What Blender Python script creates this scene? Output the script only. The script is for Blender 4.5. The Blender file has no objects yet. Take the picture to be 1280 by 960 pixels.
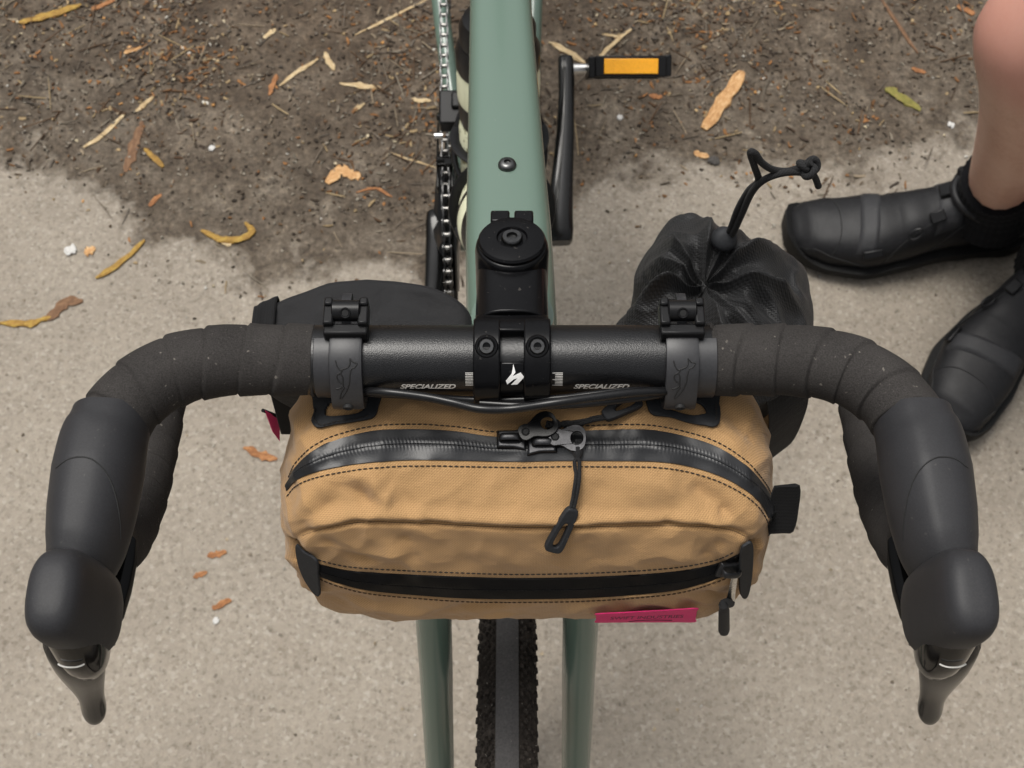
import bpy, bmesh, math, random
import numpy as np
from mathutils import Vector, Matrix, noise
from mathutils.bvhtree import BVHTree

# ------------------------------------------------------------------ camera, sky, sun, exposure
S = bpy.context.scene
col = S.collection
R = math.radians
TH = R(65.5)                       # camera looks down 65.5 degrees
FPX = 1790.0                       # focal length in photo pixels (photo 1280 x 960)
FW = Vector((0, math.cos(TH), -math.sin(TH)))
UP = Vector((0, math.sin(TH), math.cos(TH)))
BAR = Vector((0, 0, 0.98))         # handlebar axis
CAM = BAR - FW * 0.651 - UP * (30 / FPX * 0.651)
cd = bpy.data.cameras.new('camera')
cam = bpy.data.objects.new('camera', cd)
col.objects.link(cam)
cam.location = CAM
cam.rotation_euler = (math.pi / 2 - TH, 0, 0)
cd.sensor_width = 36.0
cd.lens = FPX / 1280 * 36
cd.clip_start = 0.05
cd.clip_end = 300
cd.dof.use_dof = True
cd.dof.focus_distance = 0.645
cd.dof.aperture_fstop = 30.0
S.camera = cam

SUN_EL, SUN_AZ = R(70), R(-40)     # azimuth measured from +y towards +x
w = bpy.data.worlds.new('World')
S.world = w
w.use_nodes = True
wn, wl = w.node_tree.nodes, w.node_tree.links
sky = wn.new('ShaderNodeTexSky')
sky.sky_type = 'NISHITA'
sky.sun_disc = False
sky.sun_elevation = SUN_EL
sky.sun_rotation = SUN_AZ
sky.air_density = 1.0
sky.dust_density = 6.0
sky.ozone_density = 1.0
hs = wn.new('ShaderNodeHueSaturation')      # overcast: the cloud layer greys the sky
hs.inputs['Saturation'].default_value = 0.12
wl.new(sky.outputs[0], hs.inputs['Color'])
tcw = wn.new('ShaderNodeTexCoord')              # overcast law: the zenith is about three times the horizon
sxw = wn.new('ShaderNodeSeparateXYZ')
wl.new(tcw.outputs['Generated'], sxw.inputs[0])
mrw = wn.new('ShaderNodeMapRange')
mrw.inputs[1].default_value, mrw.inputs[2].default_value = 0.0, 1.0
mrw.inputs[3].default_value, mrw.inputs[4].default_value = 0.60, 1.35
wl.new(sxw.outputs[2], mrw.inputs[0])
mxw = wn.new('ShaderNodeVectorMath')
mxw.operation = 'SCALE'
wl.new(hs.outputs[0], mxw.inputs[0])
wl.new(mrw.outputs[0], mxw.inputs['Scale'])
wl.new(mxw.outputs[0], wn['Background'].inputs['Color'])
wn['Background'].inputs['Strength'].default_value = 0.10
sl = bpy.data.lights.new('sun', 'SUN')
sl.energy = 1.5
sl.angle = R(24)
sl.color = (1.0, 0.95, 0.87)
sun = bpy.data.objects.new('sun', sl)
col.objects.link(sun)
sd = Vector((math.sin(SUN_AZ) * math.cos(SUN_EL), math.cos(SUN_AZ) * math.cos(SUN_EL), math.sin(SUN_EL)))
sun.rotation_euler = (-sd).to_track_quat('-Z', 'Y').to_euler()
S.view_settings.view_transform = 'Standard'
S.view_settings.look = 'None'
S.view_settings.exposure = 0.52
S.view_settings.gamma = 1.0
S.view_settings.use_curve_mapping = False
random.seed(7)

# ------------------------------------------------------------------ pixel -> direction helpers
def ray(px, py):
    return (FW + Vector((1, 0, 0)) * ((px - 640) / FPX) + UP * ((480 - py) / FPX))
def at_z(px, py, z):
    d = ray(px, py)
    return CAM + d * ((z - CAM.z) / d.z)
def at_y(px, py, y):
    d = ray(px, py)
    return CAM + d * ((y - CAM.y) / d.y)

# ------------------------------------------------------------------ materials
def principled(name, color, rough=0.5, metal=0.0, spec=0.5, coat=0.0):
    m = bpy.data.materials.new(name)
    m.use_nodes = True
    b = m.node_tree.nodes['Principled BSDF']
    b.inputs['Base Color'].default_value = (*color, 1)
    b.inputs['Roughness'].default_value = rough
    b.inputs['Metallic'].default_value = metal
    b.inputs['Specular IOR Level'].default_value = spec
    b.inputs['Coat Weight'].default_value = coat
    return m, m.node_tree.nodes, m.node_tree.links, b
def nz(n, l, vec, scale, detail=3, rough=0.55):
    t = n.new('ShaderNodeTexNoise')
    t.inputs['Scale'].default_value = scale
    t.inputs['Detail'].default_value = detail
    t.inputs['Roughness'].default_value = rough
    if vec is not None:
        l.new(vec, t.inputs['Vector'])
    return t
def ramp(n, l, fac, stops):
    r = n.new('ShaderNodeValToRGB')
    e = r.color_ramp.elements
    while len(e) < len(stops):
        e.new(0.5)
    for i, (p, c) in enumerate(stops):
        e[i].position = p
        e[i].color = (*c, 1) if len(c) == 3 else c
    l.new(fac, r.inputs['Fac'])
    return r
def mixc(n, l, fac, a, b, mode='MIX'):
    m = n.new('ShaderNodeMix')
    m.data_type = 'RGBA'
    m.blend_type = mode
    for sock, v in ((m.inputs[0], fac), (m.inputs[6], a), (m.inputs[7], b)):
        if hasattr(v, 'links') or hasattr(v, 'is_linked'):
            l.new(v, sock)
        elif isinstance(v, (int, float)):
            sock.default_value = v
        else:
            sock.default_value = (*v, 1)
    return m.outputs[2]
def mth(n, l, op, a, b=None, clamp=False):
    m = n.new('ShaderNodeMath')
    m.operation = op
    m.use_clamp = clamp
    for sock, v in ((m.inputs[0], a), (m.inputs[1], b)):
        if v is None:
            continue
        if isinstance(v, (int, float)):
            sock.default_value = v
        else:
            l.new(v, sock)
    return m.outputs[0]
def bump(n, l, h, strength, dist, b, prev=None):
    k = n.new('ShaderNodeBump')
    k.inputs['Strength'].default_value = strength
    k.inputs['Distance'].default_value = dist
    l.new(h, k.inputs['Height'])
    if prev is not None:
        l.new(prev, k.inputs['Normal'])
    l.new(k.outputs[0], b.inputs['Normal'])
    return k.outputs[0]
def grainy(name, color, rough, scale=900, var=0.3, bs=0.15, bd=0.0004, spec=0.5, dust=0.0, metal=0.0, coat=0.0):
    """plain coloured surface with fine grain, faint large-scale wear and optional pale dust specks"""
    m, n, l, b = principled(name, color, rough, metal, spec, coat)
    g = n.new('ShaderNodeNewGeometry').outputs['Position']
    a = nz(n, l, g, scale, 2)
    big = nz(n, l, g, 35, 3)
    c0 = tuple(x * (1 - var) for x in color)
    c1 = tuple(min(1, x * (1 + var)) for x in color)
    f = mth(n, l, 'ADD', mth(n, l, 'MULTIPLY', a.outputs[0], 0.6), mth(n, l, 'MULTIPLY', big.outputs[0], 0.4))
    r = ramp(n, l, f, [(0.3, c0), (0.7, c1)])
    out = r.outputs[0]
    if dust:
        v = nz(n, l, g, 420, 1)
        k = ramp(n, l, v.outputs[0], [(0.72, (0, 0, 0)), (0.80, (1, 1, 1))])
        out = mixc(n, l, mth(n, l, 'MULTIPLY', k.outputs[0], dust), out, (0.32, 0.29, 0.25))
    l.new(out, b.inputs['Base Color'])
    rr = n.new('ShaderNodeMapRange')
    rr.inputs[3].default_value = max(0.03, rough - 0.09)
    rr.inputs[4].default_value = min(1, rough + 0.09)
    l.new(big.outputs[0], rr.inputs[0])
    l.new(rr.outputs[0], b.inputs['Roughness'])
    if bs:
        bump(n, l, a.outputs[0], bs, bd, b)
    return m
def woven(name, color, dark, period, rough=0.75, diag=True, bs=0.5, wear=0.12, spec=0.25):
    """cordura-like weave driven by UVs in metres"""
    m, n, l, b = principled(name, color, rough, 0, spec)
    uv = n.new('ShaderNodeUVMap').outputs[0]
    sep = n.new('ShaderNodeSeparateXYZ')
    wob = nz(n, l, uv, 60, 2)
    l.new(uv, sep.inputs[0])
    k = 2 * math.pi / period
    u = mth(n, l, 'MULTIPLY', sep.outputs[0], k)
    v = mth(n, l, 'MULTIPLY', sep.outputs[1], k)
    wz = mth(n, l, 'MULTIPLY', wob.outputs[0], 6.0)
    if diag:
        p = mth(n, l, 'ADD', mth(n, l, 'ADD', u, v), wz)
        q = mth(n, l, 'ADD', mth(n, l, 'SUBTRACT', mth(n, l, 'MULTIPLY', u, 0.9), v), mth(n, l, 'MULTIPLY', nz(n, l, uv, 85, 2).outputs[0], 5.0))
    else:
        p, q = mth(n, l, 'ADD', u, wz), v
    sp_ = mth(n, l, 'SINE', p)
    h = mth(n, l, 'ADD', mth(n, l, 'MULTIPLY', mth(n, l, 'MULTIPLY', sp_, mth(n, l, 'SINE', q)), 0.6), mth(n, l, 'MULTIPLY', sp_, 0.4))
    h01 = mth(n, l, 'ADD', mth(n, l, 'MULTIPLY', h, 0.5), 0.5)
    fine = nz(n, l, uv, 2500, 1)
    f = mth(n, l, 'ADD', mth(n, l, 'MULTIPLY', h01, 0.7), mth(n, l, 'MULTIPLY', fine.outputs[0], 0.3))
    r = ramp(n, l, f, [(0.2, dark), (0.75, color)])
    big = nz(n, l, uv, 22, 4)
    rb = ramp(n, l, big.outputs[0], [(0.3, (1 - wear,) * 3), (0.7, (1 + 0 * wear,) * 3)])
    out = mixc(n, l, 1.0, r.outputs[0], rb.outputs[0], 'MULTIPLY')
    l.new(out, b.inputs['Base Color'])
    b.inputs['Sheen Weight'].default_value = 0.15 if color[0] > 0.1 else 0.03
    b.inputs['Sheen Roughness'].default_value = 0.6
    n1 = bump(n, l, h01, bs, 0.0003, b)
    crease = nz(n, l, uv, 75, 4, 0.6)
    bump(n, l, crease.outputs[0], 0.35, 0.003, b, n1)
    return m

def paint(name, color):
    m, n, l, b = principled(name, color, 0.27, 0, 0.5, 0.15)
    tc = n.new('ShaderNodeNewGeometry').outputs['Position']
    d = nz(n, l, tc, 700, 1)
    k = ramp(n, l, d.outputs[0], [(0.78, (0, 0, 0)), (0.84, (0.4, 0.4, 0.4))])
    l.new(mixc(n, l, k.outputs[0], color, (0.30, 0.29, 0.26)), b.inputs['Base Color'])
    return m
M = {}
M['tan'] = woven('tan_cordura', (0.450, 0.268, 0.115), (0.245, 0.138, 0.054), 0.0014)
M['black_weave'] = woven('black_nylon', (0.018, 0.018, 0.019), (0.003, 0.003, 0.003), 0.0020, rough=0.58, bs=0.9, spec=0.28)
M['webbing'] = woven('black_webbing', (0.010, 0.010, 0.011), (0.003, 0.003, 0.003), 0.0014, rough=0.8, diag=False, spec=0.15)
M['hypalon'] = grainy('charcoal_hypalon', (0.018, 0.019, 0.021), 0.62, 700, 0.25, 0.2, spec=0.2, dust=0.12)
M['tape'] = grainy('bar_tape_cork', (0.031, 0.0285, 0.027), 0.85, 1500, 0.5, 0.5, 0.0005, spec=0.13, dust=0.3)
M['bar'] = grainy('black_anodised', (0.005, 0.005, 0.0055), 0.30, 1800, 0.5, 0.5, 0.00025, spec=0.42)
M['stem'] = grainy('black_satin_alloy', (0.0035, 0.0035, 0.004), 0.24, 900, 0.3, 0.10, 0.0002, spec=0.16, dust=0.10)
M['hood'] = grainy('black_rubber', (0.024, 0.024, 0.026), 0.52, 1200, 0.2, 0.14, 0.0002, spec=0.2, dust=0.06)
M['strap'] = grainy('polyurethane_strap', (0.026, 0.026, 0.028), 0.42, 800, 0.2, 0.1, 0.0002, spec=0.4)
M['plastic'] = grainy('black_plastic', (0.007, 0.007, 0.0075), 0.34, 900, 0.2, 0.1, 0.0002, spec=0.2)
M['gloss'] = grainy('gloss_black', (0.003, 0.003, 0.003), 0.10, 300, 0.2, 0.03, 0.0001, spec=0.22)
M['lever'] = grainy('grey_satin_lever', (0.010, 0.0098, 0.0095), 0.18, 400, 0.2, 0.04, 0.0001, spec=0.28)
M['hose'] = grainy('hose', (0.006, 0.006, 0.0065), 0.28, 900, 0.2, 0.05, 0.0001, spec=0.3)
M['steel'] = grainy('steel', (0.55, 0.54, 0.52), 0.25, 600, 0.25, 0.05, 0.0001, metal=1.0)
M['chain_pin'] = grainy('chain_pin', (0.34, 0.33, 0.31), 0.35, 600, 0.3, 0.05, 0.0001, metal=1.0)
M['dark_steel'] = grainy('dark_steel', (0.10, 0.10, 0.10), 0.32, 600, 0.3, 0.05, 0.0001, metal=1.0)
M['zip_metal'] = grainy('gunmetal_zip', (0.034, 0.034, 0.036), 0.34, 800, 0.3, 0.08, 0.0001, metal=0.8)
M['zip_coat'] = grainy('zip_coating', (0.016, 0.017, 0.018), 0.42, 1300, 0.3, 0.25, 0.0003, spec=0.4)
M['zip_black'] = grainy('zip_black', (0.005, 0.005, 0.005), 0.6, 1300, 0.3, 0.25, 0.0003, spec=0.3)
M['thread'] = grainy('thread', (0.016, 0.013, 0.011), 0.9, 2000, 0.3, 0)
M['thread_tan'] = grainy('thread_tan', (0.06, 0.036, 0.018), 0.9, 2000, 0.3, 0)
M['cord'] = woven('black_cord', (0.020, 0.020, 0.021), (0.005, 0.005, 0.005), 0.0016, rough=0.8, spec=0.2)
M['pink'] = grainy('pink_label', (0.60, 0.016, 0.135), 0.7, 1500, 0.15, 0.2)
M['ink'] = grainy('ink', (0.03, 0.008, 0.02), 0.8, 900, 0.2, 0)
M['white_print'] = grainy('white_print', (0.78, 0.77, 0.75), 0.5, 900, 0.1, 0)
M['silver_print'] = grainy('silver_print', (0.66, 0.64, 0.60), 0.4, 900, 0.1, 0)
M['line'] = grainy('engraved_line', (0.006, 0.006, 0.006), 0.7, 900, 0.1, 0)
M['frame'] = paint('sage_paint', (0.098, 0.146, 0.117))
M['cream'] = grainy('cream_bottle', (0.62, 0.63, 0.45), 0.45, 90, 0.12, 0.05)
M['skin'] = None
M['sock'] = woven('black_sock', (0.006, 0.006, 0.007), (0.002, 0.002, 0.0025), 0.002, rough=0.95, diag=False, spec=0.1)
M['shoe'] = grainy('black_shoe', (0.010, 0.010, 0.011), 0.5, 250, 0.3, 0.15, 0.0008, spec=0.22, dust=0.08)
M['shoe_grey'] = grainy('charcoal_strap', (0.022, 0.0222, 0.024), 0.55, 400, 0.25, 0.2, 0.0006, spec=0.25, dust=0.1)
M['sole'] = grainy('shoe_sole', (0.008, 0.008, 0.008), 0.7, 300, 0.3, 0.2, 0.0008, spec=0.2)
M['shorts'] = grainy('black_shorts', (0.01, 0.01, 0.012), 0.8, 500, 0.2, 0.2)
M['reflector'] = grainy('amber_reflector', (0.92, 0.40, 0.012), 0.25, 500, 0.12, 0.4, 0.0008, spec=0.6)
M['tyre_mid'] = grainy('tyre_centre', (0.085, 0.081, 0.079), 0.8, 700, 0.3, 0.3, 0.0005, spec=0.2, dust=0.35)
M['tyre'] = grainy('tyre_side', (0.038, 0.032, 0.027), 0.85, 350, 0.8, 0.5, 0.001, spec=0.15, dust=1.0)

def skin_mat():
    m, n, l, b = principled('skin', (0.42, 0.22, 0.155), 0.48, 0, 0.4)
    g = n.new('ShaderNodeNewGeometry').outputs['Position']
    a = nz(n, l, g, 14, 4)
    c = nz(n, l, g, 260, 3)
    f = mth(n, l, 'ADD', mth(n, l, 'MULTIPLY', a.outputs[0], 0.7), mth(n, l, 'MULTIPLY', c.outputs[0], 0.3))
    r = ramp(n, l, f, [(0.3, (0.42, 0.235, 0.165)), (0.5, (0.53, 0.325, 0.245)), (0.7, (0.60, 0.40, 0.31))])
    sp = n.new('ShaderNodeSeparateXYZ')
    l.new(g, sp.inputs[0])
    kz = n.new('ShaderNodeMapRange')                    # knees are ruddier than shins
    kz.inputs[1].default_value, kz.inputs[2].default_value = 0.42, 0.50
    l.new(mth(n, l, 'ADD', sp.outputs[2], mth(n, l, 'MULTIPLY', mth(n, l, 'SUBTRACT', a.outputs[0], 0.5), 0.12)), kz.inputs[0])
    l.new(mixc(n, l, mth(n, l, 'MULTIPLY', kz.outputs[0], 0.75), r.outputs[0], (0.50, 0.235, 0.185)), b.inputs['Base Color'])
    b.inputs['Subsurface Weight'].default_value = 0.12
    b.inputs['Subsurface Radius'].default_value = (0.01, 0.004, 0.002)
    bump(n, l, c.outputs[0], 0.15, 0.0008, b)
    return m
M['skin'] = skin_mat()
def attr_mat(name, rough):
    m, n, l, b = principled(name, (0.2, 0.15, 0.1), rough, 0, 0.25)
    a = n.new('ShaderNodeAttribute')
    a.attribute_name = 'tint'
    g = n.new('ShaderNodeNewGeometry').outputs['Position']
    f = nz(n, l, g, 300, 3)
    r = ramp(n, l, f.outputs[0], [(0.3, (0.65,) * 3), (0.7, (1.0,) * 3)])
    l.new(mixc(n, l, 1.0, a.outputs[0], r.outputs[0], 'MULTIPLY'), b.inputs['Base Color'])
    bump(n, l, f.outputs[0], 0.5, 0.001, b)
    return m
M['litter'] = attr_mat('litter', 0.85)
def wood(name, c0, c1, c2, scale=60):
    m, n, l, b = principled(name, c1, 0.75, 0, 0.25)
    tc = n.new('ShaderNodeTexCoord').outputs['Object']
    mp = n.new('ShaderNodeMapping')
    mp.inputs['Scale'].default_value = (0.35, 1, 1)
    l.new(tc, mp.inputs[0])
    a = nz(n, l, mp.outputs[0], scale * 5, 6, 0.75)
    r = ramp(n, l, a.outputs[0], [(0.3, c0), (0.5, c1), (0.7, c2)])
    l.new(r.outputs[0], b.inputs['Base Color'])
    bump(n, l, a.outputs[0], 0.6, 0.001, b)
    return m
M['pale_wood'] = wood('pale_wood', (0.20, 0.13, 0.06), (0.42, 0.31, 0.17), (0.60, 0.51, 0.34))
M['orange_wood'] = wood('orange_wood', (0.22, 0.11, 0.045), (0.45, 0.25, 0.105), (0.62, 0.46, 0.26))
M['yellow_bark'] = wood('yellow_bark', (0.10, 0.055, 0.02), (0.27, 0.155, 0.035), (0.40, 0.29, 0.065))
M['brown_bark'] = wood('brown_bark', (0.07, 0.035, 0.018), (0.14, 0.075, 0.04), (0.22, 0.13, 0.07))
M['rust_bark'] = wood('rust_bark', (0.10, 0.045, 0.02), (0.25, 0.105, 0.04), (0.40, 0.21, 0.09))
M['green_moss'] = wood('green_moss', (0.08, 0.06, 0.02), (0.18, 0.17, 0.04), (0.26, 0.17, 0.07))
M['white_stone'] = wood('white_stone', (0.36, 0.35, 0.33), (0.48, 0.47, 0.45), (0.58, 0.57, 0.55))
M['dark_stone'] = wood('dark_stone', (0.03, 0.03, 0.03), (0.06, 0.055, 0.05), (0.09, 0.085, 0.08))

# ------------------------------------------------------------------ object helpers
def thing(name, label, cat, loc=(0, 0, 0), group=None):
    o = bpy.data.objects.new(name, None)
    col.objects.link(o)
    o.location = loc
    o.empty_display_size = 0.05
    o['label'] = label
    o['category'] = cat
    if group:
        o['group'] = group
    return o
def set_parent(o, p):
    if p is None:
        return
    o.parent = p
    if p.type == 'EMPTY' and p.parent is None:
        o.matrix_parent_inverse = Matrix.Translation(-p.location)
def part_empty(name, parent):
    o = bpy.data.objects.new(name, None)
    col.objects.link(o)
    o.empty_display_size = 0.02
    o.parent = parent
    o.matrix_parent_inverse = Matrix.Translation(-parent.location) if parent.type == 'EMPTY' else Matrix.Identity(4)
    return o
class MB:
    """collects shapes given in world coordinates and links them as one mesh"""
    def __init__(self):
        self.v, self.f, self.uv, self.mi = [], [], {}, []
    def add(self, verts, faces, uvs=None, mi=0):
        o = len(self.v)
        self.v += [tuple(p) for p in verts]
        for f in faces:
            self.f.append(tuple(i + o for i in f))
            self.mi.append(mi)
        if uvs is not None:
            for i, t in enumerate(uvs):
                self.uv[o + i] = t
        return self
    def build(self, name, mat, parent=None, smooth=True, angle=40, bevel=0, solid=0, sub=0):
        me = bpy.data.meshes.new(name)
        me.from_pydata(self.v, [], self.f)
        mats = mat if isinstance(mat, (list, tuple)) else [mat]
        for m in mats:
            me.materials.append(m)
        if len(mats) > 1:
            me.polygons.foreach_set('material_index', self.mi)
        if self.uv:
            ul = me.uv_layers.new(name='UVMap')
            for lp in me.loops:
                ul.data[lp.index].uv = self.uv.get(lp.vertex_index, (0, 0))
        bm = bmesh.new()
        bm.from_mesh(me)
        bmesh.ops.recalc_face_normals(bm, faces=bm.faces)
        bm.to_mesh(me)
        bm.free()
        o = bpy.data.objects.new(name, me)
        col.objects.link(o)
        if smooth:
            for p in me.polygons:
                p.use_smooth = True
            if angle < 180:
                me.set_sharp_from_angle(angle=R(angle))
        if solid:
            s = o.modifiers.new('solid', 'SOLIDIFY')
            s.thickness = solid
            s.offset = -1
        if bevel:
            b = o.modifiers.new('bevel', 'BEVEL')
            b.width = bevel
            b.segments = 2
            b.limit_method = 'ANGLE'
        if sub:
            s = o.modifiers.new('sub', 'SUBSURF')
            s.levels = s.render_levels = sub
        set_parent(o, parent)
        return o
    # ---- shapes
    def box(self, c, size, rot=None):
        m = rot.to_matrix() if hasattr(rot, 'to_matrix') else (rot or Matrix.Identity(3))
        c = Vector(c)
        h = Vector(size) / 2
        vs = [c + m @ Vector((sx * h.x, sy * h.y, sz * h.z)) for sx in (-1, 1) for sy in (-1, 1) for sz in (-1, 1)]
        self.add(vs, [(0, 1, 3, 2), (4, 6, 7, 5), (0, 4, 5, 1), (2, 3, 7, 6), (0, 2, 6, 4), (1, 5, 7, 3)])
        return self
    def loft(self, rings, cap=True, closed=False, uvs=None):
        n = len(rings[0])
        vs = [p for r in rings for p in r]
        fs = []
        m = len(rings)
        for i in range(m - 1 + (1 if closed else 0)):
            a, b = i * n, ((i + 1) % m) * n
            for j in range(n):
                k = (j + 1) % n
                fs.append((a + j, a + k, b + k, b + j))
        if cap and not closed:
            fs.append(tuple(range(n - 1, -1, -1)))
            fs.append(tuple((m - 1) * n + j for j in range(n)))
        self.add(vs, fs, uvs)
        return self
    def tube(self, pts, rad, n=16, cap=True, closed=False, flat=None, uv=False, rfun=None, upv=None):
        pts = [Vector(p) for p in pts]
        m = len(pts)
        rad = rad if isinstance(rad, (list, tuple)) else [rad] * m
        T = []
        for i in range(m):
            if closed:
                t = pts[(i + 1) % m] - pts[i - 1]
            else:
                t = pts[min(i + 1, m - 1)] - pts[max(i - 1, 0)]
            T.append(t.normalized())
        ref = Vector(upv) if upv else (Vector((0, 0, 1)) if abs(T[0].z) < 0.9 else Vector((0, 1, 0)))
        nrm = (ref - T[0] * ref.dot(T[0])).normalized()
        rings, uvs, s = [], [], 0.0
        for i in range(m):
            nrm = (nrm - T[i] * nrm.dot(T[i])).normalized()
            bn = T[i].cross(nrm)
            if i:
                s += (pts[i] - pts[i - 1]).length
            ring = []
            for j in range(n):
                a = 2 * math.pi * j / n
                rr = rad[i] * (rfun(s, a) if rfun else 1.0)
                fx, fy = flat if flat else (1, 1)
                ring.append(pts[i] + nrm * (math.cos(a) * rr * fy) + bn * (math.sin(a) * rr * fx))
                uvs.append((s, a * rad[i]))
            rings.append(ring)
        self.loft(rings, cap, closed, uvs if uv else None)
        return self
    def lathe(self, prof, base, axis, n=32, cap=True):
        """prof: list of (radius, height along axis)"""
        base, axis = Vector(base), Vector(axis).normalized()
        ref = Vector((1, 0, 0)) if abs(axis.x) < 0.9 else Vector((0, 1, 0))
        e1 = (ref - axis * ref.dot(axis)).normalized()
        e2 = axis.cross(e1)
        rings = [[base + axis * h + e1 * (r * math.cos(2 * math.pi * j / n)) + e2 * (r * math.sin(2 * math.pi * j / n)) for j in range(n)] for r, h in prof]
        self.loft(rings, cap)
        return self
def crom(P, step=None, n=8, closed=False):
    """Catmull-Rom through control points"""
    P = [Vector(p) for p in P]
    out, m = [], len(P)
    segs = m if closed else m - 1
    for i in range(segs):
        if closed:
            p0, p1, p2, p3 = P[i - 1], P[i], P[(i + 1) % m], P[(i + 2) % m]
        else:
            p1, p2 = P[i], P[i + 1]
            p0 = P[i - 1] if i else p1 * 2 - p2
            p3 = P[i + 2] if i + 2 < m else p2 * 2 - p1
        k = n if step is None else max(2, int((p2 - p1).length / step))
        for j in range(k):
            t = j / k
            out.append(0.5 * ((2 * p1) + (p2 - p0) * t + (2 * p0 - 5 * p1 + 4 * p2 - p3) * t * t + (3 * p1 - p0 - 3 * p2 + p3) * t ** 3))
    if not closed:
        out.append(P[-1].copy())
    return out
def sgnpow(x, p):
    return math.copysign(abs(x) ** p, x)
def lerp_tab(tab, t):
    for (a, va), (b, vb) in zip(tab, tab[1:]):
        if t <= b:
            k = 0 if b == a else max(0, min(1, (t - a) / (b - a)))
            k = k * k * (3 - 2 * k) * 0.5 + k * 0.5
            return va + (vb - va) * k
    return tab[-1][1]

# ------------------------------------------------------------------ ground: one sheet, asphalt with a soil verge
BOUND_PX = [(-700, 120), (-250, 150), (0, 203), (60, 215), (128, 238), (150, 285), (215, 325), (300, 345), (420, 352), (520, 352),
            (600, 340), (690, 285), (735, 245), (800, 222), (880, 208), (960, 215), (1060, 225), (1120, 215), (1195, 178), (1290, 165), (1700, 120), (2300, 90)]
BOUND = [at_z(x, y, 0) for x, y in BOUND_PX]
def bound_y(x):
    if x <= BOUND[0].x:
        return BOUND[0].y
    for a, b in zip(BOUND, BOUND[1:]):
        if x <= b.x:
            return a.y + (b.y - a.y) * (x - a.x) / (b.x - a.x)
    return BOUND[-1].y
def dirt_at(x, y):
    """signed distance (m) past the soil edge"""
    return y - bound_y(x)
def axis_steps(lo, hi, step, far):
    a = list(np.arange(lo, hi, step))
    s, p = step, hi
    up = []
    while p < far:
        up.append(p); s *= 1.6; p += s
    s, p = step, lo
    dn = []
    while p > -far:
        s *= 1.6; p -= s; dn.append(p)
    return list(reversed(dn)) + a + up + [far]
def ground_z(x, y):
    d = dirt_at(x, y)
    k = max(0.0, min(1.0, d / 0.25))
    p = Vector((x, y, 0))
    return 0.004 * k * (noise.noise(p * 9) + 0.6 * noise.noise(p * 27)) + 0.0012 * noise.noise(p * 40) + 0.010 * k * k - 0.0005
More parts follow.
